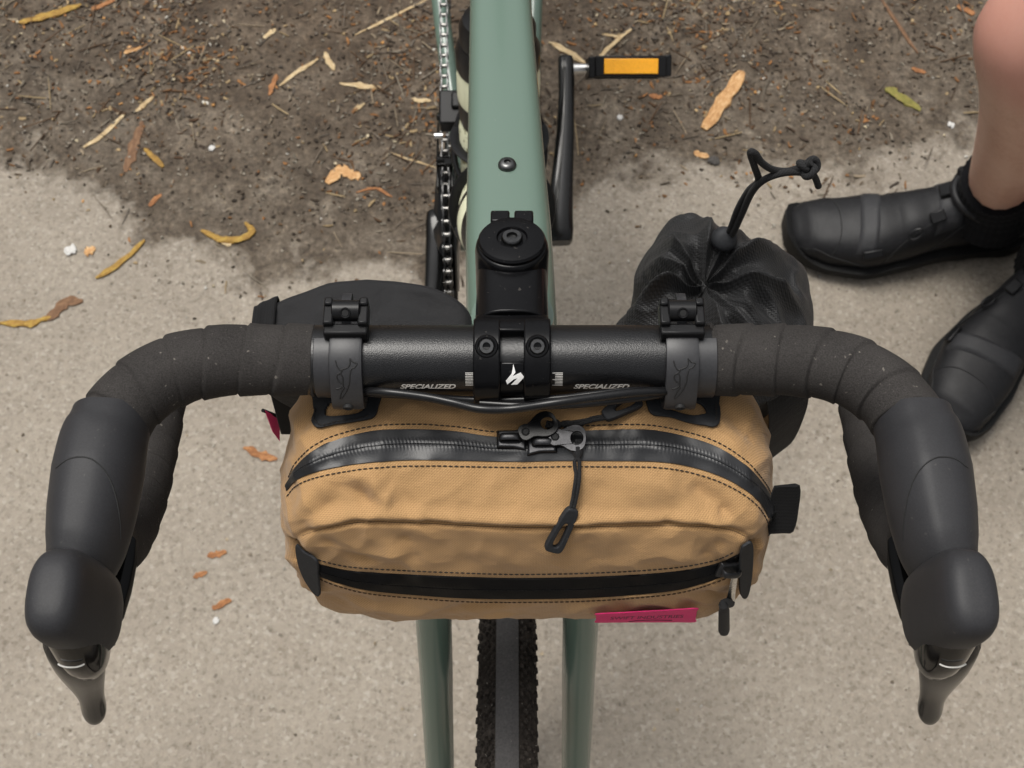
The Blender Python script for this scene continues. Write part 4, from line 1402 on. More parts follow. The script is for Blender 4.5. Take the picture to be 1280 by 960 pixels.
# --- thick tabs at the pocket zip ends
def slab(P, name, mat, parent, th=0.0016, off=0.0022, lift=None, hole=None, n=40, bevel=0.0004):
    """patch lying on the bag bounded by a pixel outline, optionally with a hole"""
    def loop(Q):
        C = [(q.x, q.y) for q in crom([(a, b, 0) for a, b in Q], n=6, closed=True)]
        C.append(C[0])
        L = [0]
        for a, b in zip(C, C[1:]):
            L.append(L[-1] + math.hypot(b[0] - a[0], b[1] - a[1]))
        out = []
        k = 0
        for i in range(n):
            t = L[-1] * i / n
            while k < len(L) - 2 and L[k + 1] < t:
                k += 1
            u = (t - L[k]) / max(1e-9, L[k + 1] - L[k])
            out.append((C[k][0] + (C[k + 1][0] - C[k][0]) * u, C[k][1] + (C[k + 1][1] - C[k][1]) * u))
        return out
    O = loop(P)
    cx, cy = sum(q[0] for q in O) / n, sum(q[1] for q in O) / n
    if hole:
        I = loop(hole)
        hx, hy = sum(q[0] for q in I) / n, sum(q[1] for q in I) / n
        ang = [math.atan2(q[1] - hy, q[0] - hx) for q in O]
        s0 = min(range(n), key=lambda i: abs(math.atan2(I[i][1] - hy, I[i][0] - hx) - ang[0]))
        I = I[s0:] + I[:s0]
        K = 3
    else:
        I = [(cx + (q[0] - cx) * 0.05, cy + (q[1] - cy) * 0.05) for q in O]
        K = 6
    mb = MB()
    vs = []
    for k in range(K + 1):
        t = k / K
        for a, b in zip(O, I):
            x, y = a[0] + (b[0] - a[0]) * t, a[1] + (b[1] - a[1]) * t
            o = off + (lift(x, y) if lift else 0)
            vs.append(on(x, y, o))
    fs = [(k * n + j, k * n + (j + 1) % n, (k + 1) * n + (j + 1) % n, (k + 1) * n + j) for k in range(K) for j in range(n)]
    if not hole:
        fs.append(tuple(K * n + j for j in range(n)))
    mb.add(vs, fs)
    o = mb.build(name, mat, parent, angle=180, solid=th, bevel=bevel)
    # keep the outer skin on the camera side
    me = o.data
    if sum(p.normal.dot(CAM - p.center) for p in me.polygons) < 0:
        me.flip_normals()
    return o
def flap(P, name, mat, parent, anchors, off, th, curl=0.0):
    """stiff tab: a pixel outline laid on the plane through three points of the cloth"""
    A, B, C_ = [on(*q, off) for q in anchors]
    nr = (B - A).cross(C_ - A).normalized()
    if nr.dot(CAM - A) < 0:
        nr = -nr
    Q = [(q.x, q.y) for q in crom([(a, b, 0) for a, b in P], n=5, closed=True)]
    top = []
    for x, y in Q:
        d = ray(x, y)
        p = CAM + d * ((A - CAM).dot(nr) / d.dot(nr))
        t = (y - Q[0][1]) / 60
        top.append(p + nr * (curl * t * t))
    bot = [p - nr * th for p in top]
    n = len(top)
    c0, c1 = sum(top, Vector()) / n, sum(bot, Vector()) / n
    mb = MB()
    fs = [(j, (j + 1) % n, n + (j + 1) % n, n + j) for j in range(n)]
    fs += [(j, (j + 1) % n, 2 * n) for j in range(n)] + [(n + (j + 1) % n, n + j, 2 * n + 1) for j in range(n)]
    mb.add(top + bot + [c0, c1], fs)
    return mb.build(name, mat, parent, bevel=0.0004, angle=50)
flap([(369, 682), (378, 690), (395, 702), (397, 720), (399, 742), (396, 746), (388, 738), (378, 722), (371, 702)], 'zip_garage', M['hypalon'], bag, [(376, 702), (392, 735), (404, 704)], 0.0040, 0.0016)
flap([(927, 690), (933, 682), (941, 680), (942, 700), (940, 725), (936, 744), (931, 749), (926, 743), (925, 720)], 'zip_garage', M['hypalon'], bag, [(915, 702), (930, 738), (945, 700)], 0.0050, 0.0016)
# --- hypalon mounting tabs with D-shaped cut-outs
TL = [(395, 484), (394, 508), (394, 535), (420, 532), (448, 528), (468, 523), (474, 508), (478, 492), (470, 482), (430, 481)]
TLH = [(425, 521), (445, 519), (454, 515), (453, 510), (440, 505), (424, 503), (413, 506), (408, 519)]
TR_ = [(898, 484), (898, 508), (897, 533), (880, 533), (858, 529), (838, 523), (815, 520), (808, 508), (808, 492), (820, 482), (860, 481)]
TRH = [(829, 502), (845, 499), (862, 501), (874, 507), (880, 514), (879, 520), (862, 520), (846, 516), (833, 511)]
for P, H in ((TL, TLH), (TR_, TRH)):
    slab(P, 'mounting_tab', M['hypalon'], bag, 0.0014, 0.0022, None, H, 64)
    c = (sum(q[0] for q in P) / len(P), sum(q[1] for q in P) / len(P))
    stitches([(c[0] + (x - c[0]) * 0.90, c[1] + (y - c[1]) * 0.90) for x, y in (P[1:6] if P is TL else P[1:3][::1])], 'stitching', M['thread'], bag, off=0.0026, r=0.0004)
# --- rubber straps round the bar, with buckles
def strap_r(a):
    return 0.0172 + 0.0034 * math.exp(-((math.degrees(a) - 192) / 24) ** 2)
def strap(px, flip):
    xc = (px - 640) / 2.755 / 1000
    sp = part_empty('strap', bag)
    hw = 0.0073
    # band: from the bag top in front, round the front and top of the bar
    path = []
    for a in np.linspace(R(250), R(70), 40):          # angle in y-z, 180 = front
        rr = strap_r(a)
        path.append(Vector((0, rr * math.cos(a), 0.98 + rr * math.sin(a))))
    path = [Vector((0, -0.0125, 0.9655)), Vector((0, -0.0165, 0.9685))] + path[10:]
    vs, uv = [], []
    secs = [(-1, 0), (-0.97, 0.0018), (-0.80, 0.0022), (0.80, 0.0022), (0.97, 0.0018), (1, 0)]
    secs_in = [(1, -0.0006), (-1, -0.0006)]
    rings = []
    for i, p in enumerate(path):
        n_ = Vector((0, p.y, p.z - 0.98)).normalized()
        rings.append([Vector((xc + s * hw, p.y + n_.y * h, p.z + n_.z * h)) for s, h in secs + secs_in])
    band = MB().loft(rings).build('band', M['strap'], sp, angle=50)
    # tail that rises through the buckle
    rings = []
    tail = [Vector((0, 0.008, 0.9985)), Vector((0, 0.012, 1.003)), Vector((0, 0.017, 1.0025)), Vector((0, 0.0215, 0.9995)), Vector((0, 0.0235, 0.9965))]
    for p in crom(tail, n=5):
        rings.append([p + Vector((xc + a * 0.0021 - 0.0015 * 0, b * 0.0013, b * 0.0013)) for a, b in ((-1, -1), (1, -1), (1, 1), (-1, 1))])
    MB().loft(rings).build('tail', M['shoe_grey'], sp, bevel=0.0004)
    # buckle: U frame with two cheeks, a bar and a hinged roller with a hole
    bk = MB()
    rot = Matrix.Rotation(R(-8), 3, 'X')
    c = Vector((xc, 0.0105, 0.9978))
    bk.box(c + rot @ Vector((0, -0.0062, 0.0008)), (0.0196, 0.0054, 0.0058), rot)
    for s in (-1, 1):
        bk.box(c + rot @ Vector((s * 0.0077, 0.001, 0.0022)), (0.0046, 0.0125, 0.0086), rot)
        bk.box(c + rot @ Vector((s * 0.0078, 0.0058, 0.0052)), (0.0040, 0.0040, 0.0060), rot)
    bk.box(c + rot @ Vector((0, 0.0035, -0.0005)), (0.0190, 0.0050, 0.0028), rot)
    bk.build('buckle', M['plastic'], sp, bevel=0.0009)
    # roller: half barrel with a screw-sized hole
    rb = MB()
    cc = c + rot @ Vector((0, 0.0028, 0.0044))
    rb.tube([cc - Vector((0.0064, 0, 0)), cc - Vector((0.0058, 0, 0)), cc + Vector((0.0058, 0, 0)), cc + Vector((0.0064, 0, 0))], [0.0038, 0.0048, 0.0048, 0.0038], 28)
    rb.build('roller', M['plastic'], sp, angle=50)
    d = (Vector((0, -0.62, 0.78))).normalized()
    MB().lathe([(0.0012, -0.0006), (0.0017, 0.00035), (0.0022, 0.0005), (0.0024, 0.0002), (0.0024, -0.002)], cc + d * 0.0048, d, 24, cap=False).build('hole_rim', M['plastic'], sp)
    MB().lathe([(0.0001, 0), (0.0015, 0)], cc + d * 0.0052, d, 16, cap=False).build('hole', M['line'], sp)
    # small eyelet low on the band
    a = R(186)
    d = Vector((0, math.cos(a), math.sin(a)))
    c2 = Vector((xc, 0, 0.98)) + d * (strap_r(a) + 0.0020)
    MB().lathe([(0.0001, 0.00025), (0.0011, 0.0003), (0.0017, 0.0010), (0.0023, 0.0009), (0.0026, -0.0006)], c2, d, 20, cap=False).build('eyelet', M['line'], sp)
    # engraved leaping fox, drawn as a thin line (u across the band, v down it, 0..1)
    fox = [[(0.18, 0.10), (0.24, 0.22), (0.34, 0.30), (0.46, 0.28), (0.62, 0.24), (0.70, 0.16), (0.70, 0.06), (0.80, 0.13), (0.95, 0.16), (0.84, 0.25), (0.74, 0.28), (0.68, 0.42), (0.66, 0.56), (0.58, 0.72), (0.46, 0.86), (0.30, 0.98), (0.28, 0.94), (0.36, 0.80), (0.46, 0.70)],
           [(0.46, 0.28), (0.36, 0.36), (0.24, 0.40), (0.22, 0.48), (0.30, 0.56), (0.42, 0.60), (0.42, 0.66), (0.30, 0.72), (0.16, 0.74)],
           [(0.24, 0.40), (0.34, 0.38), (0.42, 0.46), (0.42, 0.60)]]
    fx = MB()
    for ln in fox:
        P = []
        for u, v in px_curve([(u * 100, v * 100) for u, v in ln], 4):
            u, v = u / 100, v / 100
            if flip:
                pass
            ang = R(110) + v * R(62)
            rf = strap_r(ang) + 0.0022
            P.append(Vector((xc + (u - 0.52) * 0.0125, rf * math.cos(ang), 0.98 + rf * math.sin(ang))))
        fx.tube(P, 0.00034, 6)
    fx.build('fox_emblem', M['line'], sp)
strap(437, False)
strap(848, True)
# dark shims under the straps
for px0, px1 in ((397, 417), (866, 891)):
    xa, xb = (px0 - 640) / 2.755 / 1000, (px1 - 640) / 2.755 / 1000
    rings = []
    for a in np.linspace(R(225), R(80), 24):
        rings.append([Vector((x, r * math.cos(a), 0.98 + r * math.sin(a))) for x, r in ((xa, 0.0160), (xb, 0.0160), (xb, 0.0171), (xa, 0.0171))])
    MB().loft(rings).build('strap_pad', M['strap'], bag, bevel=0.0003)
# --- zip sliders and pulls
def frame_at(px, py, dx, dy):
    """local frame on the bag: origin, direction along (dx,dy) pixels, side, normal"""
    p, nr = cast(tree, px, py)
    q = on(px + dx * 6, py + dy * 6)
    t = (q - p)
    t = (t - nr * t.dot(nr)).normalized()
    return p, t, nr.cross(t), nr
def plate(out, hole, fr, h0, h1, name, mat, parent, bevel=0.0003, tilt=0.0):
    """flat plate with a hole: outlines in metres in the local frame"""
    p, t, b, nr = fr
    n = len(out)
    vs = []
    for h in (h0, h1):
        for L in (out, hole):
            for x, y in L:
                vs.append(p + t * x + b * y + nr * (h + tilt * x))
    fs = []
    for j in range(n):
        k = (j + 1) % n
        fs += [(j, k, n + k, n + j), (2 * n + j, 3 * n + j, 3 * n + k, 2 * n + k), (j, 2 * n + j, 2 * n + k, k), (n + j, n + k, 3 * n + k, 3 * n + j)]
    mb = MB()
    mb.add(vs, fs)
    return mb.build(name, mat, parent, bevel=bevel, angle=35)
def oval(cx, cy, a, b, n=28, p=1.0):
    return [(cx + a * sgnpow(math.cos(2 * math.pi * j / n), p), cy + b * sgnpow(math.sin(2 * math.pi * j / n), p)) for j in range(n)]
def slider(px, py, dx, dy, name_parent, mat):
    p, t, b, nr = frame_at(px, py, dx, dy)
    rot = Matrix((t, b, nr)).transposed()
    mb = MB()
    rings = []
    for h, k in ((0.0006, 1.0), (0.0022, 1.0), (0.0034, 0.86)):
        rings.append([p + t * (x * k) + b * (y * k) + nr * h for x, y in ((-0.0070, -0.0042), (0.0010, -0.0044), (0.0068, -0.0058), (0.0068, 0.0058), (0.0010, 0.0044), (-0.0070, 0.0042))])
    mb.loft(rings)
    # bridge over the slider
    arch = [p + t * x + nr * h for x, h in ((-0.0055, 0.003), (-0.0048, 0.0056), (-0.001, 0.0063), (0.003, 0.0058), (0.0042, 0.003))]
    mb.tube(crom(arch, n=5), 0.0010, 8, flat=(1.9, 0.8), upv=nr)
    return mb.build('slider', mat, name_parent, bevel=0.0004)
def pull_tab(px, py, dx, dy, L, W, parent, mat, h=0.0042, tilt=0.0):
    """stamped metal pull: narrow neck with a slot widening to a round eye"""
    fr = frame_at(px, py, dx, dy)
    n = 36
    out, hole = [], []
    for j in range(n):
        a = 2 * math.pi * j / n
        ca, sa = math.cos(a), math.sin(a)
        x = L / 2 + L / 2 * sgnpow(ca, 0.85)
        k = x / L
        wd = W * (0.34 + 0.18 * (1 - k) - 0.12 * math.exp(-((k - 0.35) / 0.18) ** 2) + 0.34 * max(0, (k - 0.35) / 0.65) ** 0.7)
        out.append((x, wd * sgnpow(sa, 0.7)))
        hole.append((L * 0.76 + L * 0.165 * ca, W * 0.30 * sa))
    o = plate(out, hole, fr, h, h + 0.0013, 'pull', mat, parent, 0.0003, tilt)
    p, t, b, nr = fr
    e = MB()
    e.lathe([(0.0001, 0.0014), (0.0012, 0.0014), (0.0016, 0.0018), (0.0020, 0.0013)], p + t * (L * 0.18) + nr * (h + tilt * L * 0.18), nr, 16, cap=False)
    e.build('pull_slot', M['line'], parent)
    return fr
def cord_pull(A, B, parent, doubled=True):
    """cord between two pixel points lying on the cloth, then a moulded toggle from B to its end"""
    pts = resamp(A, 18)
    for k in (-1, 1):
        P = []
        for i, (x, y) in enumerate(pts):
            p, nr = cast(tree, x, y)
            nx, ny = pts[min(i + 1, 17)][0] - pts[max(i - 1, 0)][0], pts[min(i + 1, 17)][1] - pts[max(i - 1, 0)][1]
            l_ = math.hypot(nx, ny)
            wob = 2.1 * k * (1 if doubled else 0) * math.sin(math.pi * min(1, (i + 3) / 8)) if i < 5 else 2.0 * k
            q, nq = cast(tree, x - ny / l_ * wob, y + nx / l_ * wob)
            P.append(q + nq * (0.0044 - 0.0006 * i / 17))
        MB().tube(crom(P, n=3), 0.00092, 10, uv=True).build('cord', M['cord'], parent)
    # knot near the eye
    p, nr = cast(tree, *pts[3])
    kn = MB()
    q = on(*pts[1], 0.0045); r_ = on(*pts[4], 0.0040)
    kn.tube([q, q.lerp(r_, 0.3), q.lerp(r_, 0.7), r_], [0.0012, 0.0023, 0.0024, 0.0012], 12)
    kn.build('knot', M['cord'], parent)
    (x0, y0), (x1, y1) = B
    ln_px = math.hypot(x1 - x0, y1 - y0)
    p0, p1 = on(x0, y0, 0.0030), on(x1, y1, 0.0034)
    L = (p1 - p0).length
    nr = (cast(tree, (x0 + x1) / 2, (y0 + y1) / 2)[1])
    t = (p1 - p0).normalized()
    nr = (nr - t * nr.dot(t)).normalized()
    fr = (p0, t, nr.cross(t), nr)
    n = 40
    out, hole = [], []
    for j in range(n):
        a = 2 * math.pi * j / n
        ca, sa = math.cos(a), math.sin(a)
        x = L / 2 + L / 2 * sgnpow(ca, 0.36)
        wd = 0.0033 + 0.0016 * (x / L)
        out.append((x, wd * sgnpow(sa, 0.40)))
        xh = L * 0.60 + L * 0.27 * sgnpow(ca, 0.6)
        hole.append((xh, (0.0011 + 0.0011 * (xh / L)) * sgnpow(sa, 0.7)))
    plate(out, hole, fr, 0.0, 0.0032, 'toggle', M['hypalon'], parent, 0.0006)
zs = part_empty('main_zip_pull', bag)
slider(640, 551, 1, 0, zs, M['zip_metal'])
pull_tab(649, 551, 36, -14, 0.0185, 0.0105, zs, M['plastic'], 0.0066, 0.06)
cord_pull([(683, 536), (690, 537), (720, 533), (745, 527), (757, 523)], [(753, 525), (801, 505)], zs)
zs = part_empty('main_zip_pull', bag)
slider(678, 556, -1, 0, zs, M['zip_metal'])
pull_tab(686, 551, 44, 4, 0.0172, 0.0110, zs, M['zip_metal'], 0.0050, 0.0)
cord_pull([(723, 556), (722, 572), (721, 590), (718, 612), (712, 634)], [(713, 632), (688, 681)], zs)
zs = part_empty('pocket_zip_pull', bag)
slider(911, 708, 1, -0.45, zs, M['zip_metal'])
# hanging pull: metal tongue, then a folded black cord end that hangs free of the bag
p0 = on(912, 712, 0.005)
p1 = on(908, 740, 0.006)
p2 = at_y(905, 755, p1.y - 0.003)
p3 = at_y(905, 792, p1.y - 0.006)
MB().tube([p0, p0.lerp(p1, 0.5), p1], [0.0012, 0.0014, 0.0019], 10, flat=(1.3, 0.7)).build('pull', M['steel'], zs)
MB().tube(crom([p1 + Vector((0, 0, 0.002)), p2, p2.lerp(p3, 0.15)], n=4), 0.0024, 12).build('knot', M['cord'], zs)
MB().tube([p2.lerp(p3, 0.05), p2.lerp(p3, 0.2), p2.lerp(p3, 0.9), p3], [0.0018, 0.0027, 0.0029, 0.0022], 12, flat=(1.0, 0.6)).build('toggle', M['hypalon'], zs)
# --- pink label sewn under the front, with its dark print
def dens(P, k=4):
    out = []
    for i, (x, y) in enumerate(P):
        x2, y2 = P[(i + 1) % len(P)]
        out += [(x + (x2 - x) * t / k, y + (y2 - y) * t / k) for t in range(k)]
    return out
lab = flap(dens([(745, 768), (872, 761), (869, 778), (745, 778.5)], 5), 'label', M['pink'], bag, [(748, 766), (868, 761), (808, 775)], 0.0026, 0.0006)
LABTREE = BVHTree.FromPolygons([v.co for v in lab.data.vertices], [p.vertices for p in lab.data.polygons])
def on_label(px, py):
    d = ray(px, py).normalized()
    h = LABTREE.ray_cast(CAM, d)[0]
    return h - d * 0.0003 if h is not None else on(px, py, 0.0018)
cu = bpy.data.curves.new('label_text', 'FONT')
cu.body = 'SWIFT INDUSTRIES'
cu.align_x = 'CENTER'
cu.shear = 0.2
to = bpy.data.objects.new('tmp', cu)
col.objects.link(to)
dg = bpy.context.evaluated_depsgraph_get(); dg.update()
me = bpy.data.meshes.new_from_object(to.evaluated_get(dg))
bpy.data.objects.remove(to)
xs = [v.co.x for v in me.vertices]
w_ = max(xs) - min(xs)
for v in me.vertices:
    px = 808 + v.co.x / w_ * 92
    py = 773.5 - (px - 808) * 0.028 - v.co.y * 5.2
    v.co = on_label(px, py)
me.materials.append(M['ink'])
o = bpy.data.objects.new('lettering', me)
col.objects.link(o)
set_parent(o, lab)
mb = MB()
mb.tube([on_label(x, y) for x, y in resamp([(786, 777), (800, 775.5), (820, 775), (840, 775.5)], 20)], 0.00025, 6)
mb.build('swoosh', M['ink'], lab)
# --- webbing loop on the right hand end
def side_loop():
    X1 = XC + HW
    # a folded length of webbing standing out from the end panel
    rings, uvv = [], []
    out = [(-0.006, 0.0), (0.002, 0.0012), (0.0060, 0.0018), (0.0082, 0.0004), (0.0060, -0.0012), (0.002, -0.0010), (-0.006, -0.0016)]
    A, B = Vector((X1, -0.0470, 0.9430)), Vector((X1, -0.0620, 0.9200))
    ax = (B - A).normalized()
    nn = Vector((1, 0, 0)).cross(ax)
    for k in range(9):
        t = k / 8
        c = A.lerp(B, t)
        rings.append([c + Vector((1, 0, 0)) * (x * (1 - 0.15 * (2 * t - 1) ** 4)) + nn * (h + 0.0010 * math.sin(3 * t)) for x, h in out])
        uvv += [(t * 0.02, x) for x, h in out]
    MB().loft(rings, True, False, uvv).build('webbing_loop', M['webbing'], bag, angle=60)
side_loop()

# ------------------------------------------------------------------ drawstring pouch behind the bar (right of the stem)
def sm(a, b, x):
    t = max(0.0, min(1.0, (x - a) / (b - a)))
    return t * t * (3 - 2 * t)
def feed_bag():
    C = Vector((0.107, 0.063, 0))
    o = thing('drawstring_pouch', 'black drawstring pouch with gathered top and tan lower body behind the bar', 'pouch', (C.x, C.y, 0.785))
    out = [(772, 420), (778, 392), (798, 345), (822, 300), (848, 264), (862, 262), (884, 273), (920, 290), (955, 300), (985, 312), (1003, 325), (1011, 360), (1014, 400), (1013, 440)]
    W = [at_z(x, y, 0.912) for x, y in out]
    pol = sorted([(math.atan2(p.y - C.y, p.x - C.x), math.hypot(p.x - C.x, p.y - C.y)) for p in W])
    n = 240
    def rim(a):
        a = (a + math.pi) % (2 * math.pi) - math.pi
        lo = [q for q in pol]
        if a < lo[0][0] or a > lo[-1][0]:
            # the hidden side towards the bar
            a2 = a if a > 0 else a + 2 * math.pi
            r0, r1 = lo[-1], lo[0]
            t = (a2 - r0[0]) / (r1[0] + 2 * math.pi - r0[0])
            return (r0[1] * (1 - t) + r1[1] * t) * (1 - 0.22 * math.sin(math.pi * t))
        for (a0, v0), (a1, v1) in zip(lo, lo[1:]):
            if a <= a1:
                return v0 + (v1 - v0) * (a - a0) / (a1 - a0)
    raw = [rim(2 * math.pi * j / n) for j in range(n)]
    rr = [sum(raw[(j + k) % n] for k in range(-2, 3)) / 5 for j in range(n)]
    rr = [min(r * 1.03, 0.066) for r in rr]
    rnd = random.Random(11)
    PL = [(2 * math.pi * (k + 0.35 * rnd.uniform(-1, 1)) / 11, rnd.uniform(0.45, 1.2)) for k in range(11)]   # fold crests
    G = at_z(885, 342, 0.945)
    def pleat(a):
        h = 0
        for a0, s_ in PL:
            d = (a - a0 + math.pi) % (2 * math.pi) - math.pi
            h += s_ * math.exp(-abs(d / 0.15) ** 1.35)
        return h
    rings, uvs = [], []
    # lower body upward
    for z, k in ((0.786, 0.20), (0.785, 0.80), (0.788, 1.0), (0.80, 1.07), (0.82, 1.08), (0.845, 1.06)):
        rings.append([Vector((C.x + 0.0030 + 0.0545 * k * math.cos(2 * math.pi * j / n), C.y + 0.0440 * k * math.sin(2 * math.pi * j / n), z)) for j in range(n)])
        uvs += [(2 * math.pi * j / n * 0.05, z) for j in range(n)]
    body = MB().loft(rings, True, False, uvs).build('lower_body', M['tan'], o, angle=180)
    rings, uvs = [], []
    for z, t in ((0.840, 0.0), (0.858, 0.25), (0.875, 0.5), (0.892, 0.8)):
        ring = []
        for j in range(n):
            a = 2 * math.pi * j / n
            r_low = 0.0480
            x = C.x + (r_low * (1 - t) * math.cos(a) + rr[j] * t * math.cos(a))
            y = C.y + ((r_low - 0.004) * (1 - t) * math.sin(a) + rr[j] * t * math.sin(a))
            w_ = 0.0012 * noise.noise(Vector((x * 50, y * 50, z * 30)))
            ring.append(Vector((x + w_ * math.cos(a) * 1.0, y + w_ * math.sin(a), z)))
        rings.append(ring)
        uvs += [(2 * math.pi * j / n * 0.05, z) for j in range(n)]
    K = 46
    for i in range(1, K + 1):
        t = i / K
        ring = []
        for j in range(n):
            a = 2 * math.pi * j / n + 0.35 * t * t
            j2 = int(round((a % (2 * math.pi)) / (2 * math.pi) * n)) % n
            shr = (1 - t) ** 0.80
            r = rr[j2] * (shr * (1 + 0.06 * math.sin(math.pi * t))) + 0.0016
            cx, cy = C.x + (G.x - C.x) * sm(0, 1, t), C.y + (G.y - C.y) * sm(0, 1, t)
            pl_ = pleat(a)
            amp = 0.0140 * sm(0.08, 0.55, t) * (1 - 0.45 * sm(0.80, 1.0, t))
            z = 0.896 + 0.046 * sm(-0.25, 0.75, t) - 0.011 * sm(0.72, 1.0, t)
            z += amp * (pl_ - 0.42)
            q = Vector((cx + r * math.cos(a), cy + r * math.sin(a), 0))
            f3 = noise.noise(Vector((q.x * 60, q.y * 60, 3)))
            f4 = noise.noise(Vector((a * 2.6, t * 3.0, 21)))
            z += 0.0050 * (0.4 - min(1, 2 * abs(f3))) * sm(0.0, 0.3, t) + 0.0055 * f4 * sm(0.05, 0.5, t) * (1 - t) + 0.0010 * noise.noise(Vector((q.x * 140, q.y * 140, 9)))
            r2 = r * (1 + 0.18 * (pl_ - 0.42) * sm(0.2, 0.9, t))
            ring.append(Vector((cx + r2 * math.cos(a), cy + r2 * math.sin(a), z)))
        rings.append(ring)
        uvs += [(rings[-1][j].x, rings[-1][j].y + 0.3) for j in range(n)]
    MB().loft(rings, True, False, uvs).build('gathered_top', M['black_weave'], o, angle=180)
    # webbing down the outer side
    wb = []
    P = [Vector((0.140, 0.022, 0.905)), Vector((0.144, 0.018, 0.885)), Vector((0.1465, 0.017, 0.86)), Vector((0.146, 0.0165, 0.82)), Vector((0.138, 0.0205, 0.79))]
    c = crom(P, n=6)
    uvv = []
    for i, q in enumerate(c):
        wb.append([q + Vector((a * 0.011, a * 0.0085 + b * 0.0011, -b * 0.0004)) for a, b in ((-1, -1), (1, -1), (1, 1), (-1, 1))])
        uvv += [(i * 0.005, 0), (i * 0.005, 0.02), (i * 0.005, 0.021), (i * 0.005, 0.04)]
    MB().loft(wb, True, False, uvv).build('webbing', M['webbing'], o)
    # cord lock and cord
    lk = at_z(906, 299, 0.948)
    d = Vector((0.10, -0.55, 0.80)).normalized()
    MB().lathe([(0.0050, -0.010), (0.0062, -0.004), (0.0064, 0.000), (0.0060, 0.0022), (0.0048, 0.0036), (0.0026, 0.0044), (0.0002, 0.0046)], lk, d, 28).build('cord_lock', M['hypalon'], o)
    yb = lk.y
    def cp(px, py, dy):
        return at_y(px, py, yb + dy)
    c1 = crom([cp(904, 300, 0.004), cp(913, 286, 0.001), cp(922, 262, -0.003), cp(936, 238, -0.006), cp(948, 226, -0.008), cp(943, 208, -0.009), cp(938, 191, -0.010), cp(944, 192, -0.010), cp(952, 203, -0.010), cp(966, 212, -0.009), cp(985, 214, -0.008), cp(1004, 208, -0.008), cp(1014, 203, -0.008)], n=6)
    MB().tube(c1, 0.00165, 12, uv=True).build('cord', M['cord'], o)
    c2 = crom([cp(910, 302, 0.003), cp(918, 288, -0.001), cp(928, 266, -0.005), cp(940, 240, -0.009), cp(955, 225, -0.011), cp(975, 217, -0.010), cp(995, 215, -0.009), cp(1010, 217, -0.009), cp(1018, 214, -0.008)], n=6)
    MB().tube(c2, 0.00165, 12, uv=True).build('cord', M['cord'], o)
    kn = cp(1011, 209, -0.008)
    P = []
    for k in range(60):                              # a trefoil reads as an overhand knot
        t = 2 * math.pi * k / 60
        P.append(kn + 0.00155 * Vector((math.sin(t) + 2 * math.sin(2 * t), math.cos(t) - 2 * math.cos(2 * t), -1.2 * math.sin(3 * t))))
    MB().tube(P, 0.00160, 10, closed=True, uv=True).build('knot', M['cord'], o)
    MB().tube(crom([cp(1012, 213, -0.008), cp(1019, 222, -0.008), cp(1023, 233, -0.008)], n=5), 0.0016, 10, uv=True).build('cord_end', M['cord'], o)
feed_bag()
